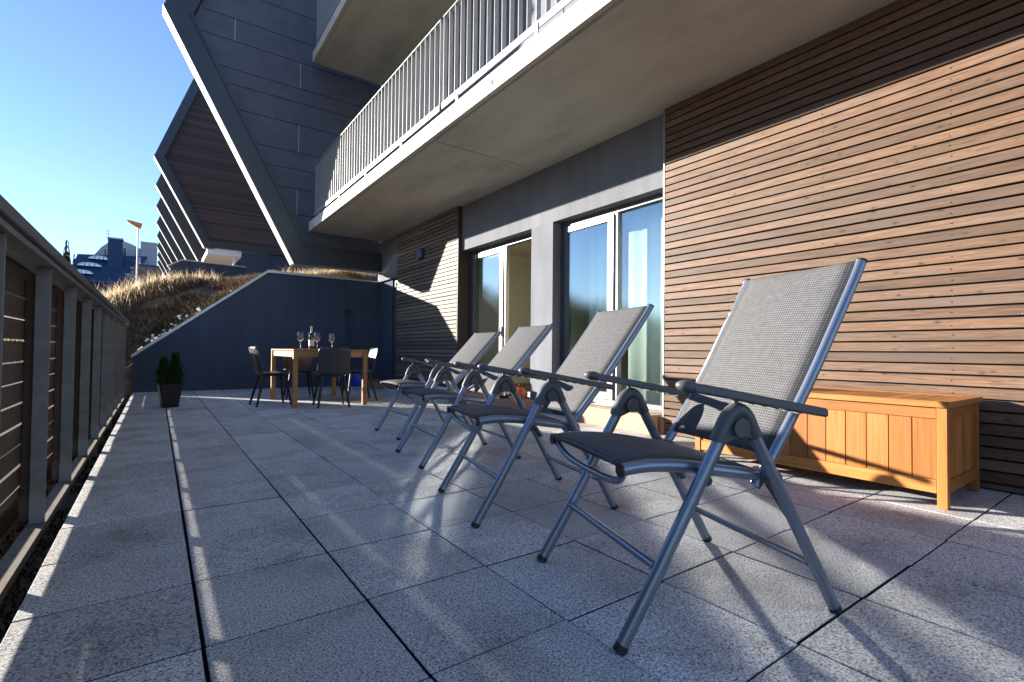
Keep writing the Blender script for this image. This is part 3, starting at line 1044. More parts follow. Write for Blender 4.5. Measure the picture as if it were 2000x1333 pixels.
# ------------------------------------------------------------------ stepped wings of the row beyond
def wing_profile(zk, xk, slope_lo, zbot, slope_up, ztop):
    xf = xk + (zk - zbot) / slope_lo
    xt = xk + (ztop - zk) / slope_up
    return xf, xt
def wing(label, Y, zk, xk, zbot, zfoot, ztop, bw, depth, xr, filler, panels=False, group=None, edge=True):
    w = thing('wing_building', label, 'building', (xk + 2, Y, zfoot), 0, group)
    off = Vector((xk + 2, Y, zfoot))
    slo, sup = 1.94, 2.8
    def out(z):
        return xk + ((zk - z) / slo if z < zk else (z - zk) / sup)
    def inn(z):
        return out(z) + bw
    loc = lambda pts: [(x - off.x, z - off.z) for x, z in pts]
    # lower slanted beam, upper slanted beam, bottom beam
    prism('beam', loc([(out(zfoot), zfoot), (inn(zfoot + 0.0), zfoot), (inn(zk), zk), (out(zk), zk)]), 'y', 0, depth, M['beam'], w)
    prism('beam', loc([(out(zk), zk + 0.001), (inn(zk), zk + 0.001), (inn(ztop), ztop), (out(ztop), ztop)]), 'y', 0, depth, M['beam'], w)
    prism('beam', loc([(inn(zfoot) + 0.001, zfoot + 0.02), (xr, zfoot + 0.02), (xr, zbot), (inn(zbot) + 0.001, zbot)]), 'y', 0.01, depth, M['beam'], w)
    if edge:
        nx, nz = -slo, -1.0
        ln = math.hypot(nx, nz)
        nx, nz = nx / ln * 0.012, nz / ln * 0.012
        za, zb_ = zfoot + 0.02, zk
        prism('lit_face', loc([(out(za) + nx, za + nz), (out(za) + nx * 0.05, za + nz * 0.05), (out(zb_) + nx * 0.05, zb_ + nz * 0.05), (out(zb_) + nx, zb_ + nz)]), 'y', -0.004, depth + 0.02, M['beam_lit'], w)  # thin strip, sunlight on the outer beam face put into its colour
    fl_ = 0.05
    prism('flange', loc([(inn(zbot) - fl_, zbot), (inn(zbot), zbot), (inn(zk), zk), (inn(zk) - fl_, zk)]), 'y', -0.03, -0.001, M['beam'], w)
    # infill
    if not panels:
        prism('cladding', loc([(inn(zbot) + 0.002, zbot + 0.002), (xr, zbot + 0.002), (xr, ztop), (inn(ztop), ztop), (inn(zk), zk)]), 'y', depth * 0.55, depth * 0.95, filler, w)
    else:
        prism('backing', loc([(inn(zbot) + 0.03, zbot + 0.002), (xr, zbot + 0.002), (xr, ztop), (inn(ztop) + 0.03, ztop), (inn(zk) + 0.03, zk)]), 'y', depth * 0.75, depth * 0.95, M['clad_back'], w)
        edges = [zbot + 0.004, 3.57, 4.10, 4.50, 4.86, 5.44, 5.90, 6.20, 6.75, 7.19, 7.75, 8.3, 8.9]
        joints = {6.75: [1.115], 6.20: [2.32], 4.86: [2.31], 3.57: [2.30], 7.19: [2.9]}
        for a, b in zip(edges, edges[1:]):
            cuts = [None] + joints.get(a, []) + [xr]
            a2, b2 = a + 0.006, b - 0.006
            for q in range(len(cuts) - 1):
                x0a = inn(a2) + 0.012 if cuts[q] is None else cuts[q] + 0.006
                x0b = inn(b2) + 0.012 if cuts[q] is None else cuts[q] + 0.006
                x1 = cuts[q + 1] - (0.006 if cuts[q + 1] != xr else 0)
                pts = [(x0a, a2), (x1, a2), (x1, b2), (x0b, b2)]
                if cuts[q] is None and a2 < zk < b2:
                    pts.append((inn(zk) + 0.012, zk))
                y_ = depth * 0.55 + rnd.uniform(-0.001, 0.001)
                prism('panel', loc(pts), 'y', y_, y_ + 0.014, M['panel'], w)
                if cuts[q] is not None:
                    prism('joint_strip', loc([(cuts[q] - 0.005, a2), (cuts[q] + 0.005, a2), (cuts[q] + 0.005, b2), (cuts[q] - 0.005, b2)]), 'y', depth * 0.55 - 0.002, depth * 0.55 + 0.012, M['coping'], w)
    return w
w1 = wing('dark panelled wing with slanting metal edge beam beside the balconies', 10.72, 6.90, -0.02, 2.95, 2.52, 9.5, 0.44, 0.30, 4.05, None, True)
w2 = wing('brown clad wing with slanting beam behind the dark panelled wing', 19.1, 6.82, -0.18, 4.36, 4.10, 12.5, 0.26, 0.30, 7.0, M['brownclad'])
o2 = Vector((1.82, 19.1, 4.10))
box('soffit', 1.30 - o2.x, 2.30 - o2.x, 0.05, 2.4, -0.18, -0.02, M['whiteframe'], w2)
box('ground_floor_wall', 2.32 - o2.x, 7.0 - o2.x, 0.05, 0.35, -1.4, -0.02, M['bluewall'], w2)
box('post', 2.04 - o2.x, 2.10 - o2.x, 0.02, 0.08, -1.4, -0.19, M['whiteframe'], w2)
for k in range(7):
    Y = 22.45 + 3.45 * k
    wing(('%s dark wing with pale slanting edge, in the row behind the brown clad wing' % ('first', 'second', 'third', 'fourth', 'fifth', 'sixth', 'seventh')[k]), Y, 6.82, -0.14 + 0.012 * k, 4.3, 3.9, 12.5, 0.30, 0.30, 9.0, M['panel'], False, 'receding row of dark wings')
# low garden wall of the next terrace
rw = thing('garden_wall', 'low dark wall with pale pointed coping behind the dry grass', 'wall', (1.5, 18.4, 2.4))
prof = [(0.30, 2.5), (2.35, 2.5), (2.35, 3.46), (0.60, 3.50), (0.30, 3.30)]
prism('render', [(x - 1.5, z - 2.4) for x, z in prof], 'y', 0, 0.2, M['bluewall'], rw)
prism('coping', [(0.22 - 1.5, 3.28 - 2.4), (0.60 - 1.5, 3.503 - 2.4), (2.35 - 1.5, 3.463 - 2.4), (2.35 - 1.5, 3.49 - 2.4), (0.60 - 1.5, 3.54 - 2.4), (0.22 - 1.5, 3.32 - 2.4)], 'y', -0.03, 0.23, M['coping'], rw)

# ------------------------------------------------------------------ timber steps
def step(label, x0, x1, y0, y1, h, m, nb=3, redend=None):
    t = thing('timber_step', label, 'step', ((x0 + x1) / 2, (y0 + y1) / 2, 0))
    w = (x1 - x0) / nb
    for k in range(nb):
        a = x0 + k * w
        me = meshbox('plank', w - 0.004, y1 - y0, h, m, 0.004)
        share('plank', me, t, (a + w / 2 - (x0 + x1) / 2, 0, h / 2 + 0.0005))
    if redend:
        share('end_block', meshbox('end_block', x1 - x0 + 0.02, 0.05, h * 0.9, M['stepred'], 0.004), t, (-0.004, (y1 - y0) / 2 + 0.028, h * 0.45 + 0.0005))
    return t
step('pale new timber step below the closed sliding door', 3.93, 4.145, 3.15, 4.22, 0.185, M['stepwood'], 2, True)
step('knotty reddish timber step under the pumpkin', 3.70, 4.145, 5.05, 6.85, 0.16, M['stepred'], 3)
step('low reddish timber step at the narrow glazed door', 3.62, 4.10, 9.75, 10.9, 0.14, M['stepred'], 3)

# ------------------------------------------------------------------ storage chest
CX0, CX1, CY0, CY1, CH = 3.337, 3.965, 0.778, 2.26, 0.56
ch = thing('storage_chest', 'orange brown slatted wooden storage chest against the cladding', 'chest', ((CX0 + CX1) / 2, (CY0 + CY1) / 2, 0))
co = Vector(((CX0 + CX1) / 2, (CY0 + CY1) / 2, 0))
def cb(name, x0, x1, y0, y1, z0, z1, m, bev=0.003):
    c = Vector(((x0 + x1) / 2, (y0 + y1) / 2, (z0 + z1) / 2))
    return share(name, meshbox(name, x1 - x0, y1 - y0, z1 - z0, m, bev), ch, c - co)
for x in (CX0, CX1 - 0.045):
    for y in (CY0, CY1 - 0.045):
        cb('leg', x, x + 0.045, y, y + 0.045, 0, CH - 0.035, M['teak'])
for x in (CX0 + 0.006, CX1 - 0.036):
    cb('rail', x, x + 0.03, CY0 + 0.046, CY1 - 0.046, 0.075, 0.145, M['teak_y'])
    cb('rail', x, x + 0.03, CY0 + 0.046, CY1 - 0.046, CH - 0.095, CH - 0.037, M['teak_y'])
    n = 13
    wd = (CY1 - CY0 - 0.092) / n
    for k in range(n):
        ya = CY0 + 0.046 + k * wd
        cb('slat', x + 0.008, x + 0.020, ya + 0.002, ya + wd - 0.002, 0.146, CH - 0.096, M['teak'], 0.0015)
for y in (CY0 + 0.006, CY1 - 0.036):
    cb('rail', CX0 + 0.046, CX1 - 0.046, y, y + 0.03, 0.075, 0.145, M['teak_x'])
    cb('rail', CX0 + 0.046, CX1 - 0.046, y, y + 0.03, CH - 0.095, CH - 0.037, M['teak_x'])
    n = 6
    wd = (CX1 - CX0 - 0.092) / n
    for k in range(n):
        xa = CX0 + 0.046 + k * wd
        cb('slat', xa + 0.002, xa + wd - 0.002, y + 0.008, y + 0.020, 0.146, CH - 0.096, M['teak'], 0.0015)
lid = bpy.data.objects.new('lid', None)
COL.objects.link(lid)
lid.parent = ch
lid.location = (0, 0, CH - 0.034)
def lb(name, x0, x1, y0, y1, z0, z1, m):
    c = Vector(((x0 + x1) / 2, (y0 + y1) / 2, (z0 + z1) / 2)) - co - Vector((0, 0, CH - 0.034))
    return share(name, meshbox(name, x1 - x0, y1 - y0, z1 - z0, m, 0.0025), lid, c)
lb('frame', CX0 - 0.012, CX0 + 0.05, CY0 - 0.012, CY1 + 0.012, CH - 0.033, CH, M['teak_y'])
lb('frame', CX1 - 0.05, CX1 + 0.012, CY0 - 0.012, CY1 + 0.012, CH - 0.033, CH, M['teak_y'])
lb('frame', CX0 + 0.051, CX1 - 0.051, CY0 - 0.012, CY0 + 0.062, CH - 0.033, CH, M['teak_x'])
lb('frame', CX0 + 0.051, CX1 - 0.051, CY1 - 0.062, CY1 + 0.012, CH - 0.033, CH, M['teak_x'])
n = 16
wd = (CY1 - CY0 - 0.126) / n
for k in range(n):
    ya = CY0 + 0.063 + k * wd
    lb('slat', CX0 + 0.051, CX1 - 0.051, ya + 0.0025, ya + wd - 0.0025, CH - 0.030, CH - 0.003, M['teak_x'])

# ------------------------------------------------------------------ reclining garden chairs
def ribbon(name, prof, hw, m, parent, sag=0.0, th=0.006, nx=9):
    """cloth panel: profile points (s, z), half width hw, with UV in metres"""
    P = [Vector((p[0], 0, p[1])) for p in prof]
    ln = [0.0]
    for a, b in zip(P, P[1:]):
        ln.append(ln[-1] + (b - a).length)
    bm = bmesh.new()
    uvl = bm.loops.layers.uv.new('uv')
    layers = []
    for side in (0, 1):
        rows = []
        for i, p in enumerate(P):
            t = (P[min(i + 1, len(P) - 1)] - P[max(i - 1, 0)]).normalized()
            nrm = Vector((-t.z, 0, t.x))
            row = []
            for k in range(nx):
                v = -1 + 2 * k / (nx - 1)
                dep = sag * (1 - v * v) * math.sin(math.pi * i / (len(P) - 1)) ** 0.6
                row.append((bm.verts.new(p - nrm * dep + nrm * (th / 2 if side == 0 else -th / 2) + Vector((0, v * hw, 0))), (v * hw, ln[i])))
            rows.append(row)
        layers.append(rows)
    def face(q):
        f = bm.faces.new([v for v, _ in q])
        for lp, (_, uvc) in zip(f.loops, q):
            lp[uvl].uv = uvc
        f.smooth = True
    for rows in layers:
        for a, b in zip(rows, rows[1:]):
            for k in range(nx - 1):
                face((a[k], a[k + 1], b[k + 1], b[k]))
    A, B = layers
    for i in range(len(P) - 1):
        face((A[i][0], A[i + 1][0], B[i + 1][0], B[i][0]))
        face((A[i][-1], B[i][-1], B[i + 1][-1], A[i + 1][-1]))
    for k in range(nx - 1):
        face((A[0][k], B[0][k], B[0][k + 1], A[0][k + 1]))
        face((A[-1][k], A[-1][k + 1], B[-1][k + 1], B[-1][k]))
    return done(name, bm, m, parent, smooth=False)
def garden_chair(rec=0.0, ash=0.0):
    ca_, sa_ = math.cos(R(rec)), math.sin(R(rec))
    def bk(p):
        dx, dz = p[0] + 0.14, p[2] - 0.424
        return (-0.14 + dx * ca_ - dz * sa_, p[1], 0.424 + dx * sa_ + dz * ca_)
    t = thing('garden_chair', 'x', 'chair')
    LW, SW = 0.298, 0.252
    for s in (-1, 1):
        y = s * LW
        fp = [(0.372, y, 0.012), (0.255, y, 0.205), (0.06, y, 0.545), (0.028, y, 0.598), (0.012, y, 0.617)]
        lg = tube('leg', fp, 0.0200, M['alu'], t, 16, 0.8)
        tube('foot_cap', [(0.3795, y, 0.0), (0.3685, y, 0.018)], 0.0205, M['rubber'], lg, 16, 0.82)
        rp = [(-0.372, y, 0.012), (-0.25, y, 0.23), (-0.062, y, 0.56), (-0.03, y, 0.605), (-0.012, y, 0.62)]
        lg = tube('leg', rp, 0.0195, M['alu'], t, 16, 0.8)
        tube('foot_cap', [(-0.3795, y, 0.0), (-0.3685, y, 0.018)], 0.0200, M['rubber'], lg, 16, 0.82)
        # moulded joint over the two leg tops
        hp = smooth_path([(0.066, y, 0.545), (0.056, y, 0.568), (0.032, y, 0.612), (0.0, y, 0.634), (-0.032, y, 0.618), (-0.056, y, 0.574), (-0.066, y, 0.555)], 4)
        hub = tube('joint_cover', hp, 0.0228, M['plastic'], t, 16, 0.95)
        bm = bmesh.new()
        addprism(bm, [(0.068, 0.530), (0.045, 0.590), (0.0, 0.628), (-0.045, 0.592), (-0.064, 0.548), (-0.03, 0.556), (0.0, 0.560), (0.035, 0.545)], 'y', y - 0.012, y + 0.012)
        done('joint_web', bm, M['plastic'], hub)
        bm = bmesh.new()
        addtube(bm, [(0, y - 0.026, 0.585), (0, y + 0.026, 0.585)], 0.027, 20)
        done('joint_disc', bm, M['plastic'], hub, smooth=True, auto=40)
        tube('arm_bracket', [(0.004, y, 0.632), (0.004, y, 0.668)], 0.009, M['plastic'], hub, 10)
        # arm rest
        ap = smooth_path([(0.158 - ash, y, 0.704), (0.08 - ash, y, 0.692), (-0.10 - ash, y, 0.660), (-0.318 - ash, y, 0.622)], 5)
        bm = bmesh.new()
        W = 0.027
        sec = [(-W, -0.011), (-W * 0.7, -0.016), (W * 0.7, -0.016), (W, -0.011), (W, 0.004), (W * 0.72, 0.0115), (-W * 0.72, 0.0115), (-W, 0.004)]
        rings = []
        for p in ap:
            rings.append([bm.verts.new(p + Vector((0, a, b))) for a, b in sec])
        for a, b in zip(rings, rings[1:]):
            for k in range(len(sec)):
                bm.faces.new((a[k], a[(k + 1) % len(sec)], b[(k + 1) % len(sec)], b[k]))
        bm.faces.new(rings[0])
        bm.faces.new(list(reversed(rings[-1])))
        arm = done('armrest', bm, M['plastic_soft'], t, smooth=True, auto=35)
        # rounded front cap
        bm = bmesh.new()
        bmesh.ops.create_uvsphere(bm, u_segments=14, v_segments=8, radius=1.0)
        bmesh.ops.scale(bm, vec=(0.038, 0.028, 0.0185), verts=bm.verts)
        bmesh.ops.rotate(bm, cent=(0, 0, 0), matrix=Matrix.Rotation(R(-9), 3, 'Y'), verts=bm.verts)
        bmesh.ops.translate(bm, vec=(0.166 - ash, y, 0.704), verts=bm.verts)
        done('arm_cap', bm, M['plastic'], arm, smooth=True)
        for q in range(5):
            xx = -0.05 - q * 0.045 - ash
            zz = 0.660 + (xx + ash + 0.10) * (0.660 - 0.622) / 0.218 - 0.020
            bm = bmesh.new()
            addbox(bm, xx - 0.006, xx + 0.006, y - 0.012, y + 0.012, zz + 0.001, zz + 0.007)
            done('arm_notch', bm, M['plastic'], arm)
        # seat rail
        ys = s * SW
        sp_ = smooth_path([(0.352, ys, 0.470), (0.27, ys, 0.477), (0.15, ys, 0.470), (0.0, ys, 0.446), (-0.145, ys, 0.424)], 4)
        sr_ = tube('seat_rail', sp_, 0.0185, M['alu'], t, 14, 0.9)
        tube('end_plug', [(0.349, ys, 0.470), (0.357, ys, 0.470)], 0.0195, M['rubber'], sr_, 14)
        tube('rail_pivot', [(-0.140, ys - 0.03 * s, 0.424), (-0.140, ys + 0.052 * s, 0.424)], 0.024, M['plastic'], sr_, 14)
        tube('rail_clamp', [(0.085, ys + 0.012 * s, 0.445), (0.110, ys + 0.055 * s, 0.437)], 0.016, M['plastic'], sr_, 10)
        # back rail
        bp_ = smooth_path([bk(p) for p in ((-0.110, ys, 0.395), (-0.172, ys, 0.475), (-0.320, ys, 0.705), (-0.447, ys, 0.925), (-0.520, ys, 1.055), (-0.548, ys, 1.112))], 4)
        br = tube('back_rail', bp_, 0.0175, M['alu'], t, 14, 0.85)
        tube('end_plug', [bk((-0.5475, ys, 1.111)), bk((-0.5495, ys, 1.116))], 0.0178, M['rubber'], br, 14)
        # recline strut
        tube('recline_strut', [(-0.15, s * 0.268, 0.40), (-0.235, s * 0.268, 0.285)], 0.012, M['plastic'], t, 10)
    # stretchers between the legs, bow under the seat front
    tube('stretcher', [(0.258, -0.284, 0.205), (0.258, 0.284, 0.205)], 0.0125, M['alu'], t, 12)
    tube('stretcher', [(-0.287, -0.284, 0.155), (-0.287, 0.284, 0.155)], 0.0125, M['alu'], t, 12)
    tube('seat_bow', smooth_path([(0.338, -0.245, 0.458), (0.325, -0.19, 0.425), (0.318, -0.09, 0.410), (0.318, 0.09, 0.410), (0.325, 0.19, 0.425), (0.338, 0.245, 0.458)], 4), 0.0115, M['alu'], t, 12)
    tube('back_bar', [(-0.155, -0.25, 0.405), (-0.155, 0.25, 0.405)], 0.0115, M['alu'], t, 12)
    ribbon('seat', [(p.x, p.z + 0.014) for p in smooth_path([(0.358, 0, 0.466), (0.34, 0, 0.474), (0.26, 0, 0.477), (0.15, 0, 0.470), (0.0, 0, 0.446), (-0.120, 0, 0.428)], 4)], 0.249, M['textile'], t, 0.022)
    ribbon('backrest', [(p.x + 0.011, p.z + 0.006) for p in smooth_path([bk(p) for p in ((-0.178, 0, 0.478), (-0.320, 0, 0.705), (-0.447, 0, 0.925), (-0.520, 0, 1.055), (-0.545, 0, 1.106))], 5)], 0.249, M['textile'], t, 0.018)
    return t
feet = [((1.025, .912), (1.725, .683), (1.227, 1.479), (1.913, 1.243)),
        ((1.19, 1.937), (1.907, 1.764), (1.337, 2.505), (2.051, 2.354)),
        ((1.461, 3.075), (2.175, 2.969), (1.574, 3.686), (2.309, 3.599)),
        ((1.722, 4.172), (2.513, 4.197), (1.82, 4.777), (2.536, 4.691))]
chair_labels = ['grey mesh reclining chair standing in front of the storage chest',
                'grey mesh reclining chair between the chest chair and the pier',
                'grey mesh reclining chair, third along the row from the chest',
                'grey mesh reclining chair at the row end towards the dining table']
for k, (A, B, C, D) in enumerate(feet):
    o = garden_chair((0.0, 7.6, 12.6, 14.4)[k], (0.0, 0.035, 0.055, 0.075)[k])
    A, B, C, D = [Vector(p) for p in (A, B, C, D)]
    c = (A + B + C + D) / 4
    f = ((A - B) + (C - D)).normalized()
    o.location = (c.x, c.y, 0.0012)
    o.rotation_euler = (0, 0, math.atan2(f.y, f.x))
    tag(o, chair_labels[k], 'chair', 'reclining chairs in a row')

# ------------------------------------------------------------------ dining set
TXc, TYc, TWx, TWy, TH = 2.005, 7.92, 1.02, 1.60, 0.775
dt = thing('dining_table', 'square legged light wooden dining table near the dark end wall', 'table', (TXc, TYc, 0))
share('table_top', meshbox('table_top', TWx, TWy, 0.022, M['table_x'], 0.003), dt, (0, 0, TH + 0.012))
for sx in (-1, 1):
    for sy_ in (-1, 1):
        share('leg', meshbox('leg', 0.062, 0.062, TH, M['table'], 0.003), dt, (sx * (TWx / 2 - 0.034), sy_ * (TWy / 2 - 0.034), TH / 2))
    share('apron', meshbox('apron', 0.022, TWy - 0.135, 0.085, M['table'], 0.002), dt, (sx * (TWx / 2 - 0.034), 0, TH - 0.044))
for sy_ in (-1, 1):
    share('apron', meshbox('apron', TWx - 0.135, 0.022, 0.085, M['table_x'], 0.002), dt, (0, sy_ * (TWy / 2 - 0.034), TH - 0.044))
def shell_chair():
    t = thing('dining_chair', 'x', 'chair')
    bm = bmesh.new()
    # seat and back as one swept shell, x forward
    prof = smooth_path([(0.225, 0, 0.440), (0.19, 0, 0.455), (0.05, 0, 0.445), (-0.12, 0, 0.440), (-0.185, 0, 0.462), (-0.215, 0, 0.53), (-0.245, 0, 0.66), (-0.275, 0, 0.785), (-0.285, 0, 0.815)], 4)
    half = lambda i: 0
    n = len(prof)
    rowsA, rowsB = [], []
    for i, p in enumerate(prof):
        u = i / (n - 1)
        hw = 0.215 + 0.02 * math.sin(math.pi * min(1, u * 1.6))
        if u < 0.12:
            hw *= 0.90 + 0.10 * (u / 0.12)
        if u > 0.82:
            hw *= 1 - 0.42 * ((u - 0.82) / 0.18) ** 2
        curl = 0.05 if u > 0.45 else 0.018
        tdir = (prof[min(i + 1, n - 1)] - prof[max(i - 1, 0)]).normalized()
        nr = Vector((tdir.z, 0, -tdir.x))
        if nr.z < 0 and u < 0.45:
            nr = -nr
        if u >= 0.45 and nr.x < 0:
            nr = -nr
        ra, rb = [], []
        for k in range(11):
            v = -1 + 2 * k / 10
            q = p + Vector((0, v * hw, 0)) + nr * curl * abs(v) ** 2.4
            ra.append(bm.verts.new(q + nr * 0.005))
            rb.append(bm.verts.new(q - nr * 0.005))
        rowsA.append(ra)
        rowsB.append(rb)
    for rows in (rowsA, rowsB):
        for a, b in zip(rows, rows[1:]):
            for k in range(10):
                bm.faces.new((a[k], a[k + 1], b[k + 1], b[k]))
    for i in range(n - 1):
        for k in (0, 10):
            bm.faces.new((rowsA[i][k], rowsA[i + 1][k], rowsB[i + 1][k], rowsB[i][k]))
    for i in (0, n - 1):
        for k in range(10):
            bm.faces.new((rowsA[i][k], rowsA[i][k + 1], rowsB[i][k + 1], rowsB[i][k]))
    done('shell', bm, M['chair_shell'], t, smooth=True, auto=60)
    share('seat_frame', meshbox('seat_frame', 0.30, 0.30, 0.018, M['chair_leg'], 0.004), t, (0.01, 0, 0.424))
    for sx in (-1, 1):
        for sy_ in (-1, 1):
            tube('leg', [(0.02 + sx * 0.14, sy_ * 0.14, 0.43), (0.0 + sx * 0.225, sy_ * 0.205, 0.0)], [0.021, 0.0145], M['chair_leg'], t, 12)
    return t
dproto = shell_chair()
dch = [((1.86, 7.13), R(84), 'charcoal shell dining chair with its back to the garden chairs'),
       ((1.33, 7.72), R(4), 'charcoal shell dining chair on the planter side of the table'),
       ((1.93, 8.75), R(-96), 'charcoal shell dining chair between table and dark end wall'),
       ((2.62, 7.80), R(176), 'charcoal shell dining chair on the cladding side of the table')]
for k, ((x, y), a, lb_) in enumerate(dch):
    o = dproto if k == 0 else copy_tree(dproto)
    o.location = (x + (0.15 if k == 0 else 0), y + (0.02 if k == 0 else 0), 0.0015)
    o.rotation_euler = (0, 0, a)
    tag(o, lb_, 'chair', 'dining chairs round the table')
# wine glasses and bottle on the table
def wine_glass(x, y, label):
    zt = TH + 0.0245
    t = lathe('wine_glass', [(0.0, 0.0), (0.036, 0.0), (0.036, 0.003), (0.012, 0.006), (0.0045, 0.014), (0.004, 0.085), (0.008, 0.094), (0.030, 0.112), (0.043, 0.138), (0.0445, 0.150), (0.040, 0.185), (0.033, 0.222), (0.0318, 0.222), (0.0388, 0.185), (0.0432, 0.150), (0.0418, 0.139), (0.029, 0.1135), (0.0, 0.098)], M['wineglass'], None, 20)
    t.location = (x, y, zt)
    tag(t, label, 'wine glass', 'wine glasses on the dining table')
    return t
wine_glass(1.665, 7.50, 'tall wine glass catching a bright glint, on the table edge side of the bottle').scale = (1.08, 1.08, 1.1)
wine_glass(1.900, 7.90, 'tall wine glass standing behind the wine bottle').scale = (1.08, 1.08, 1.1)
wine_glass(1.880, 7.45, 'tall wine glass standing directly in front of the wine bottle').scale = (1.08, 1.08, 1.1)
wine_glass(2.215, 7.90, 'tall wine glass standing alone above the dark chair back').scale = (1.08, 1.08, 1.1)
bt = thing('wine_bottle', 'green wine bottle with pale label and foil neck among the glasses', 'bottle', (1.845, 7.62, TH + 0.0245))
lathe('body', [(0, 0.002), (0.034, 0.0), (0.0375, 0.006), (0.0375, 0.185), (0.034, 0.205), (0.018, 0.235), (0.0145, 0.25), (0.0145, 0.262)], M['bottleglass'], bt, 20)
lathe('foil', [(0.0150, 0.255), (0.0152, 0.318), (0.0165, 0.320), (0.0165, 0.332), (0.0, 0.333)], M['foil'], bt, 16)
lathe('label', [(0.0380, 0.045), (0.0380, 0.135)], M['label'], bt, 24)

# ------------------------------------------------------------------ planter with two conifer shrubs
pt = thing('plant_pot', 'black square tapered plant pot standing on the slabs', 'pot', (0.157, 8.13, 0.001), R(8))
bm = bmesh.new()
zs_ = [(0.0, 0.090), (0.29, 0.128), (0.292, 0.134), (0.312, 0.136), (0.312, 0.118), (0.27, 0.114)]
rings = []
for z, r_ in zs_:
    c = r_ * 0.86
    rings.append([bm.verts.new((a * r_, b * r_, z)) for a, b in ((-1, -0.86), (-0.86, -1), (0.86, -1), (1, -0.86), (1, 0.86), (0.86, 1), (-0.86, 1), (-1, 0.86))])
for a, b in zip(rings, rings[1:]):
    for k in range(8):
        bm.faces.new((a[k], a[(k + 1) % 8], b[(k + 1) % 8], b[k]))
bm.faces.new(list(reversed(rings[0])))
done('shell', bm, M['pot'], pt)
bm = bmesh.new()
addbox(bm, -0.113, 0.113, -0.113, 0.113, 0.20, 0.272)
done('soil', bm, M['soil'], pt)
def small_conifer(name, label, loc, h, w, nleaf, m, cat='shrub', group=None, scale=1.0):
    t = thing(name, label, cat, loc, 0, group)
    tube('trunk', [(0, 0, 0), (0.01 * h, 0, h * 0.5), (0, 0, h * 0.95)], [0.012 * h / 0.35, 0.008 * h / 0.35, 0.001], M['bark'], t, 6)
    bm = bmesh.new()
    for q in range(nleaf):
        z = h * (0.04 + 0.96 * rnd.random() ** 0.9)
        u = z / h
        rr = w * (1 - u) ** 0.65 * (0.45 + 0.55 * min(1, u * 6)) * rnd.random() ** 0.5 * rnd.choice((0.8, 1.0, 1.0, 1.3))
        a = rnd.uniform(0, 2 * math.pi)
        p = Vector((rr * math.cos(a), rr * math.sin(a), z * rnd.uniform(0.94, 1.03)))
        d = (Vector((math.cos(a) * 0.5, math.sin(a) * 0.5, 1.0)) + Vector((rnd.uniform(-.4, .4), rnd.uniform(-.4, .4), rnd.uniform(-.2, .3)))).normalized()
        s = d.cross(Vector((rnd.uniform(-1, 1), rnd.uniform(-1, 1), rnd.uniform(-1, 1)))).normalized()
        ln_ = h * rnd.uniform(0.07, 0.17)
        wd_ = ln_ * 0.13
        v = [bm.verts.new(p - s * wd_), bm.verts.new(p + s * wd_), bm.verts.new(p + d * ln_ + s * wd_ * 0.2), bm.verts.new(p + d * ln_ - s * wd_ * 0.2)]
        bm.faces.new(v)
    me = bpy.data.meshes.new('crown')
    bm.to_mesh(me)
    bm.free()
    link('crown', me, m, t)
    return t
small_conifer('conifer_shrub', 'small dark conifer shrub in the pot, on the fence side', (0.085, 8.13, 0.265), 0.38, 0.10, 1100, M['shrub'], group='two shrubs in the black pot')
small_conifer('conifer_shrub', 'slightly taller conifer shrub in the pot, on the table side', (0.215, 8.13, 0.265), 0.43, 0.105, 1200, M['shrub'], group='two shrubs in the black pot')

# ------------------------------------------------------------------ snow shovel against the end wall
shv = thing('snow_shovel', 'snow shovel with black grip handle and blue scoop leaning on dark wall', 'shovel', (3.42, 10.72, 0.0))
tube('shaft', [(0.0, -0.03, 0.30), (-0.03, 0.20, 1.50)], 0.017, M['black'], shv, 10)
bm = bmesh.new()
addtube(bm, smooth_path([(-0.03, 0.20, 1.48), (-0.075, 0.208, 1.58), (-0.085, 0.214, 1.655), (-0.03, 0.216, 1.665), (0.025, 0.214, 1.655), (0.015, 0.208, 1.58), (-0.03, 0.20, 1.48)], 4), 0.016, 8)
done('grip', bm, M['black'], shv, smooth=True)
bm = bmesh.new()
ra_, rb_ = [], []
for i in range(7):
    u = i / 6
    z = 0.015 + 0.36 * u
    y = -0.12 + 0.10 * u + 0.03 * math.sin(u * 3)
    hw = 0.225 - 0.02 * u
    ra_.append([bm.verts.new((v / 6 * hw, y - 0.06 * abs(v / 6) ** 3, z)) for v in range(-6, 7)])
    rb_.append([bm.verts.new((v / 6 * hw, y - 0.06 * abs(v / 6) ** 3 + 0.006, z)) for v in range(-6, 7)])
for rows in (ra_, rb_):
    for a, b in zip(rows, rows[1:]):
        for k in range(12):
            bm.faces.new((a[k], a[k + 1], b[k + 1], b[k]))
for i in range(6):
    for k in (0, 12):
        bm.faces.new((ra_[i][k], ra_[i + 1][k], rb_[i + 1][k], rb_[i][k]))
for i in (0, 6):
    for k in range(12):
        bm.faces.new((ra_[i][k], ra_[i][k + 1], rb_[i][k + 1], rb_[i][k]))
done('scoop', bm, M['bluescoop'], shv, smooth=True, auto=50)

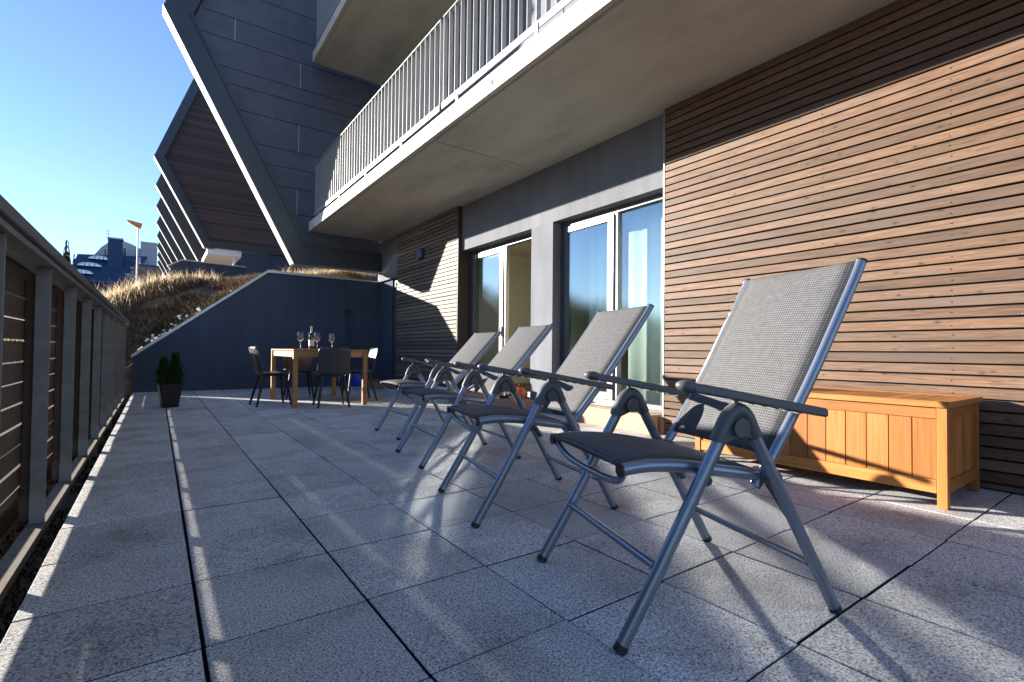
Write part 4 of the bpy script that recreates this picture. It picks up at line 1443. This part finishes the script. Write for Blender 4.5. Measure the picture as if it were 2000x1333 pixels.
# ------------------------------------------------------------------ small things by the doors
pk = thing('pumpkin', 'ribbed orange pumpkin on the reddish timber step', 'pumpkin', (3.87, 5.24, 0.1615))
bm = bmesh.new()
bmesh.ops.create_uvsphere(bm, u_segments=40, v_segments=16, radius=0.10)
for v in bm.verts:
    a = math.atan2(v.co.y, v.co.x)
    k = 1 - 0.09 * abs(math.cos(a * 5)) ** 0.5 * 0 - 0.07 * (1 - abs(math.sin(a * 5)))
    v.co.x *= k
    v.co.y *= k
    rr = math.hypot(v.co.x, v.co.y)
    v.co.z = v.co.z * 0.88 - (0.02 * math.exp(-(rr / 0.03) ** 2) if v.co.z > 0 else -0.02 * math.exp(-(rr / 0.04) ** 2))
    v.co.z += 0.088
done('flesh', bm, M['pumpkin'], pk, smooth=True)
tube('stem', [(0, 0, 0.150), (0.004, 0.0, 0.178), (0.016, 0.004, 0.195)], [0.013, 0.009, 0.010], M['stem'], pk, 8)
ln = thing('glass_lantern', 'clear glass lantern jar on dark base beside the pumpkin', 'lantern', (3.86, 5.56, 0.1615))
lathe('base', [(0, 0), (0.065, 0), (0.065, 0.03), (0.05, 0.04), (0, 0.04)], M['black'], ln, 20)
lathe('jar', [(0.0, 0.041), (0.055, 0.041), (0.06, 0.06), (0.058, 0.15), (0.045, 0.175), (0.045, 0.185), (0.042, 0.185), (0.042, 0.175), (0.055, 0.15), (0.057, 0.062), (0.0, 0.045)], M['wineglass'], ln, 20)
ball = lathe('ornament_ball', [(0, 0)] + [(0.062 * math.sin(R(a)), 0.062 - 0.062 * math.cos(R(a))) for a in range(12, 180, 12)] + [(0, 0.124)], M['skyglass'], None, 20, loc=(3.86, 6.62, 0.1615))
tag(ball, 'small shiny pale blue ball on the reddish timber step', 'ornament')

# wall lamp
wl = thing('wall_lamp', 'small rounded blue wall lamp with wavy lines on far cladding', 'lamp', (XW, 8.59, 2.61))
bm = bmesh.new()
addbox(bm, -0.085, -0.0005, -0.105, 0.105, -0.10, 0.10, 0.028)
done('housing', bm, M['lampblue'], wl, smooth=True, auto=50)
for q in range(4):
    z0 = -0.066 + q * 0.044
    bm = bmesh.new()
    addtube(bm, [(-0.086, -0.085 + 0.17 * i / 16, z0 + 0.010 * math.sin(i / 16 * 4 * math.pi)) for i in range(17)], 0.0065, 6)
    done('wave_line', bm, M['lampwave'], wl, smooth=True)

# curtains behind the glass
def curtain(label, y0, y1, z0, z1, x, folds, amp):
    bm = bmesh.new()
    n = folds * 8
    A, B, A2, B2 = [], [], [], []
    for i in range(n + 1):
        y = y0 + (y1 - y0) * i / n
        xx = x + amp * math.sin(i / 8 * 2 * math.pi) + rnd.uniform(-0.1, 0.1) * amp
        A.append(bm.verts.new((xx, y, z0)))
        B.append(bm.verts.new((xx + rnd.uniform(-0.15, 0.15) * amp, y, z1)))
        A2.append(bm.verts.new((xx + 0.003, y, z0)))
        B2.append(bm.verts.new((B[-1].co.x + 0.003, y, z1)))
    for i in range(n):
        bm.faces.new((A[i], A[i + 1], B[i + 1], B[i]))
        bm.faces.new((A2[i], B2[i], B2[i + 1], A2[i + 1]))
        bm.faces.new((A[i], A2[i], A2[i + 1], A[i + 1]))
        bm.faces.new((B[i], B[i + 1], B2[i + 1], B2[i]))
    for i in (0, n):
        bm.faces.new((A[i], B[i], B2[i], A2[i]))
    o = done('curtain', bm, M['curtain'], smooth=True)
    return tag(o, label, 'curtain')
curtain('flat white curtain filling the fixed pane beside the brown cladding', 3.20, 3.97, 0.20, 2.44, XS_ + 0.42, 3, 0.010)
curtain('white curtain panel behind the sash of the closed door', 4.22, 4.64, 0.20, 2.44, XS_ + 0.42, 3, 0.010)
curtain('gathered pale curtain at the timber jamb of the open door', 7.24, 7.60, 0.185, 2.44, XS_ + 0.42, 4, 0.022)
# track spotlight on the room ceiling
spt = thing('ceiling_spotlight', 'black spotlight on the ceiling inside the open door', 'spotlight', (4.95, 6.18, 2.679))
tube('track', [(0, -0.32, -0.045), (0, 0.12, -0.045)], 0.012, M['black'], spt, 8)
tube('mount', [(0, -0.1, 0.0), (0, -0.1, -0.045)], 0.014, M['black'], spt, 8)
tube('head', [(0.0, 0.10, -0.05), (-0.03, 0.15, -0.15)], [0.034, 0.040], M['black'], spt, 14)

# ------------------------------------------------------------------ grass and plants on the bank
pts, hpts = [], []
for _ in range(90000):
    x = rnd.uniform(-3.2, 7.5)
    y = rnd.uniform(12.0, 20.5)
    nz = mnoise.noise(Vector((x * 0.8, y * 0.8, 9)))
    edge = sstep(13.3, 14.4, y + 0.5 * nz + max(0, -0.1 - x) * 1.1)
    if rnd.random() < edge * (0.55 + 0.6 * nz):
        tall = 0.65 + 0.9 * max(0, mnoise.noise(Vector((x * 0.45 + 3, y * 0.5, 2))))
        if 1.2 < x < 2.6 and y < 16:
            tall *= 0.45
        tall *= rnd.choice((0.45, 0.7, 0.9, 1.0, 1.35))
        pts.append((x, y, terrain_h(x, y) - 0.01, tall))
dg = blades('dry_grass', M['drygrass'], pts, 0.12, 0.42, 0.009, 0.95)
tag(dg, 'tall dry straw coloured grass covering the top of the bank', 'grass', kind='stuff')
for _ in range(26000):
    x = rnd.uniform(-2.2, 4.5)
    y = rnd.uniform(11.24, 14.8)
    if mnoise.noise(Vector((x * 1.7, y * 1.7, 5))) > -0.3:
        hpts.append((x, y, terrain_h(x, y) - 0.01, 1.0))
hb = blades('bank_plants', M['heather'], hpts, 0.05, 0.17, 0.018, 1.1)
tag(hb, 'low brown withered plants on the shaded face of the bank', 'ground cover', kind='stuff')
gpts = []
for (cx_, cy_, r_, n_) in ((-0.10, 11.5, 0.28, 900), (0.45, 11.55, 0.25, 700), (1.0, 11.9, 0.3, 700), (0.15, 12.1, 0.25, 500)):
    for _ in range(n_):
        a = rnd.uniform(0, 6.283)
        q = r_ * rnd.random() ** 0.5
        x, y = cx_ + q * math.cos(a), cy_ + q * math.sin(a)
        gpts.append((x, y, terrain_h(x, y) - 0.01, 1.0))
gp_ = blades('green_plants', M['moss'], gpts, 0.06, 0.16, 0.02, 1.0)
tag(gp_, 'low green leafy plants on the bank above the sloping coping', 'ground cover', kind='stuff')
bm = bmesh.new()
for (cx_, cy_, n_, r_) in ((-0.22, 11.42, 7, 0.10), (0.0, 11.5, 6, 0.10), (0.2, 11.65, 5, 0.10), (-0.12, 11.75, 4, 0.08), (0.62, 11.75, 5, 0.14), (1.25, 11.75, 1, 0.03), (0.33, 11.95, 4, 0.1)):
    for _ in range(n_):
        x, y = cx_ + rnd.uniform(-r_, r_), cy_ + rnd.uniform(-r_, r_)
        z = terrain_h(x, y) + rnd.uniform(0.10, 0.17)
        tilt = Matrix.Rotation(rnd.uniform(0.5, 1.3), 3, 'X') @ Matrix.Rotation(rnd.uniform(-.6, .6), 3, 'Y')
        for k in range(6):
            a = k * math.pi / 3
            pp = [Vector((0, 0, 0)), Vector((math.cos(a - 0.35), math.sin(a - 0.35), 0.2)) * 0.022, Vector((math.cos(a), math.sin(a), 0.25)) * 0.032, Vector((math.cos(a + 0.35), math.sin(a + 0.35), 0.2)) * 0.022]
            bm.faces.new([bm.verts.new(tilt @ q + Vector((x, y, z))) for q in pp])
me = bpy.data.meshes.new('flowers')
bm.to_mesh(me)
bm.free()
fl = link('flowers', me, M['petal'])
tag(fl, 'scattered pale pink and white flowers on the shaded bank', 'flowers', kind='stuff')

# ------------------------------------------------------------------ far houses
bh = thing('blue_roofed_house', 'house with steep dark blue roof and eyebrow windows behind the bank', 'house', (-7.0, 112, 9.5))
ho = Vector((-7.0, 112, 9.5))
bm = bmesh.new()
addprism(bm, [(108.0 - 112, 0.0), (122 - 112, 0.0), (122 - 112, 2.6), (108.6 - 112, 2.6)], 'x', -4.6, 2.6)
done('wall', bm, M['bluewall2'], bh)
bm = bmesh.new()
v = [(-11.9, 107.6, 11.9), (-4.6, 107.6, 11.9), (-1.7, 113.0, 17.5), (-11.4, 113.0, 16.8), (-11.9, 107.6, 11.6), (-4.6, 107.6, 11.6), (-1.7, 113.4, 17.2), (-11.4, 113.4, 16.5)]
vs = [bm.verts.new(Vector(p) - ho) for p in v]
for q in ((0, 1, 2, 3), (7, 6, 5, 4), (0, 4, 5, 1), (1, 5, 6, 2), (2, 6, 7, 3), (3, 7, 4, 0)):
    bm.faces.new([vs[i] for i in q])
roof = done('roof', bm, M['blueroof'], bh)
def roof_pt(x, z):
    t = (z - 11.9) / (17.2 - 11.9)
    return Vector((x, 107.6 + t * 5.4, z))
for (x, z, w) in ((-8.35, 15.95, 1.45), (-9.45, 14.45, 1.6), (-10.35, 12.95, 1.5)):
    p = roof_pt(x, z) - ho
    hd = bpy.data.objects.new('eyebrow_window', None)
    COL.objects.link(hd)
    hd.parent = bh
    hd.location = p + Vector((0, -0.65, 0))
    bm = bmesh.new()
    arc = [(w * math.cos(a), 0.62 * math.sin(a)) for a in [math.pi * i / 12 for i in range(13)]]
    arc2 = [(x_ * 0.86, z_ * 0.78) for x_, z_ in arc]
    addprism(bm, arc + list(reversed(arc2)), 'y', -0.1, 1.1)
    done('hood', bm, M['coping'], hd)
    bm = bmesh.new()
    addprism(bm, arc2, 'y', 0.0, 0.06)
    done('pane', bm, M['skyglass'], hd)
    for q in (-0.4, 0.0, 0.4):
        bm = bmesh.new()
        addbox(bm, q * w - 0.05, q * w + 0.05, -0.05, 0.0, 0.0, 0.4)
        done('glazing_bar', bm, M['blueroof'], hd)
def hb_(name, x0, x1, y0, y1, z0, z1, m, parent=bh, bev=0):
    c = Vector(((x0 + x1) / 2, (y0 + y1) / 2, (z0 + z1) / 2))
    return share(name, meshbox(name, x1 - x0, y1 - y0, z1 - z0, m, bev), parent, c - ho)
hb_('tower', -7.2, -5.2, 110.2, 112.5, 13.0, 19.6, M['bluewall2'])
hb_('tower_cap', -7.3, -5.1, 110.0, 112.6, 19.62, 19.85, M['coping'])
tube('antenna', [(-7.25 - ho.x, -0.5, 19.0 - ho.z), (-7.25 - ho.x, -0.5, 21.3 - ho.z)], 0.035, M['black'], bh, 6)
for q in (20.6, 21.1):
    tube('antenna_arm', [(-7.6 - ho.x, -0.5, q - ho.z), (-6.9 - ho.x, -0.5, q - ho.z)], 0.03, M['black'], bh, 6)
# white lattice conservatory front
lt = bpy.data.objects.new('lattice_front', None)
COL.objects.link(lt)
lt.parent = bh
lt.location = (0, 0, 0)
bm = bmesh.new()
addprism(bm, [(-5.6 - ho.x, 11.0 - ho.z), (-2.5 - ho.x, 11.0 - ho.z), (-2.5 - ho.x, 17.0 - ho.z), (-2.7 - ho.x, 16.2 - ho.z)], 'y', -3.0, -2.9)
done('pane', bm, M['darkglass'], lt)
for (a, b) in (((-5.0, 11.0), (-5.0, 12.4)), ((-4.25, 11.0), (-4.25, 13.6)), ((-3.5, 11.0), (-3.5, 15.0)), ((-2.7, 11.0), (-2.7, 16.6)), ((-5.6, 12.3), (-2.5, 11.7)), ((-4.7, 13.5), (-2.5, 13.0)), ((-4.0, 14.7), (-2.5, 14.25)), ((-3.3, 15.9), (-2.5, 15.5))):
    tube('glazing_bar', [(a[0] - ho.x, -3.08, a[1] - ho.z), (b[0] - ho.x, -3.08, b[1] - ho.z)], 0.085, M['whiteframe'], lt, 6)
gh = thing('grey_house', 'pale grey house with curved roof standing behind the blue roof', 'house', (-4.0, 118, 9.5))
ho = Vector((-4.0, 118, 9.5))
bm = bmesh.new()
addprism(bm, [(-9.6 - ho.x, 0), (-2.3 - ho.x, 0), (-2.3 - ho.x, 19.3 - ho.z), (-4.2 - ho.x, 20.3 - ho.z), (-5.9 - ho.x, 20.9 - ho.z), (-7.4 - ho.x, 20.4 - ho.z), (-8.6 - ho.x, 19.2 - ho.z), (-9.6 - ho.x, 17.6 - ho.z)], 'y', 0, 6)
done('wall', bm, M['greyhouse'], gh)
for (x0, x1, z0, z1) in ((-5.5, -4.9, 17.2, 19.6), (-8.2, -7.9, 17.4, 19.0)):
    wd_ = hb_('window', x0, x1, 117.93, 117.99, z0, z1, M['whiteframe'], gh)
    share('pane', meshbox('pane', (x1 - x0) * 0.75, 0.02, (z1 - z0) * 0.9, M['darkglass']), wd_, (0, -0.045, 0))
hb_('parapet', -2.75, -2.2, 117.5, 119, 14.0, 20.0, M['bluewall2'], gh)
g2 = thing('grey_block', 'plain grey flat roofed block behind the windsock pole', 'building', (-1.2, 114, 9.0))
ho = Vector((-1.2, 114, 9.0))
hb_('wall', -2.75, -0.25, 114, 120, 9.0, 20.2, M['greyhouse'], g2)
hb_('roof_edge', -2.8, -0.2, 113.9, 120, 20.21, 20.35, M['coping'], g2)
sw = thing('stone_wall', 'rough brown stone wall below the grey block', 'wall', (-1.9, 104, 8.5))
ho = Vector((-1.9, 104, 8.5))
hb_('masonry', -3.45, 0.6, 104, 104.6, 8.5, 14.5, M['brownstone'], sw)
hb_('coping', -3.5, 0.65, 103.9, 104.7, 14.51, 14.75, M['bluewall2'], sw)
# windsock
ws = thing('windsock', 'orange windsock on a tall white pole beyond the bank', 'windsock', (-1.675, 60, terrain_h(-1.675, 60) - 0.05))
zb = terrain_h(-1.675, 60) - 0.05
tube('pole', [(0, 0, 0), (0, 0, 12.55 - zb)], [0.085, 0.06], M['whiteframe'], ws, 10)
bm = bmesh.new()
addtube(bm, [(0.25, 0, 12.55 - zb), (-0.1, 0, 12.66 - zb), (-0.5, 0, 12.82 - zb), (-0.85, 0, 12.95 - zb)], [0.28, 0.24, 0.16, 0.08], 14)
done('sock', bm, M['orange'], ws, smooth=True)
# conifers near the houses and the wood across the valley
def fir_mesh(name, h, w, tiers, seed):
    r_ = random.Random(seed)
    bm = bmesh.new()
    for k in range(tiers):
        u = k / tiers
        z = h * (0.08 + 0.9 * u)
        rad = w * (1 - u) ** 0.85 + 0.04 * w
        nb = max(5, int(11 * (1 - u) + 4))
        a0 = r_.uniform(0, 6.28)
        for b in range(nb):
            a = a0 + 2 * math.pi * b / nb + r_.uniform(-.2, .2)
            rr = rad * r_.uniform(0.65, 1.12)
            dz = h * 0.055
            p0 = Vector((0, 0, z + dz))
            tip = Vector((math.cos(a) * rr, math.sin(a) * rr, z - dz * r_.uniform(0.2, 1.0)))
            s = Vector((-math.sin(a), math.cos(a), 0)) * rr * 0.26
            mid = (p0 + tip) / 2 + Vector((0, 0, dz * 0.2))
            v = [bm.verts.new(q) for q in (p0, mid - s, tip, mid + s)]
            bm.faces.new(v)
            w2_ = [bm.verts.new(q) for q in (mid, mid * 0.4 + tip * 0.6 - s * 0.9 - Vector((0, 0, dz * .5)), tip * 0.96 - Vector((0, 0, dz * 1.1)), mid * 0.4 + tip * 0.6 + s * 0.9 - Vector((0, 0, dz * .5)))]
            bm.faces.new(w2_)
    me = bpy.data.meshes.new(name)
    bm.to_mesh(me)
    bm.free()
    me.materials.append(M['fir'])
    return me
for k, (x, y, ztop, w, lab) in enumerate(((-12.45, 110, 19.0, 2.6, 'tall pointed dark conifer behind the fence end of the blue roof'), (-13.9, 108, 17.4, 2.8, 'broad dark conifer beside the tall pointed one, above the handrail'), (-11.7, 112, 17.0, 1.6, 'short conifer tucked against the blue roof edge'), (-10.3, 128, 19.7, 0.9, 'tiny conifer tip showing just above the blue roof ridge'))):
    zb = terrain_h(x, y) - 0.1
    t = thing('conifer', lab, 'tree', (x, y, zb))
    hgt = ztop - zb
    tube('trunk', [(0, 0, 0), (0, 0, hgt * 0.97)], [0.16, 0.02], M['bark'], t, 7)
    link('crown', fir_mesh('crown', hgt, w, 16, k), None, t)
verts, faces = [], []
protos = [fir_mesh('fir_shape', 1.0, 0.17 + 0.03 * k, 9, 50 + k) for k in range(3)]
pd = [([v.co.copy() for v in m_.vertices], [tuple(p.vertices) for p in m_.polygons]) for m_ in protos]
for m_ in protos:
    bpy.data.meshes.remove(m_)
rf = random.Random(3)
for _ in range(900):
    az = R(rf.uniform(20, 85))
    dist = rf.uniform(105, 190)
    x, y = -math.sin(az) * dist, math.cos(az) * dist
    if x > -34:
        continue
    z = terrain_h(x, y) - 0.3
    h = rf.uniform(7, 12)
    top = math.degrees(math.atan2(z + h - 0.8, dist))
    lim = 8.6 + 0.9 * mnoise.noise(Vector((math.degrees(az) * 0.15, 0, 0))) + rf.uniform(-0.5, 0.4)
    if top > lim:
        h = 0.8 + dist * math.tan(R(lim)) - z
        if h < 4:
            continue
    vv, ff = rf.choice(pd)
    b0 = len(verts)
    ca, sa = math.cos(az * 9), math.sin(az * 9)
    for p in vv:
        verts.append((x + (p.x * ca - p.y * sa) * h, y + (p.x * sa + p.y * ca) * h, z + p.z * h))
    faces += [tuple(i + b0 for i in f) for f in ff]
me = bpy.data.meshes.new('forest')
me.from_pydata(verts, [], faces)
fo = link('forest', me, M['fir'])
tag(fo, 'far dark spruce wood on the hill across the valley', 'forest', kind='stuff')
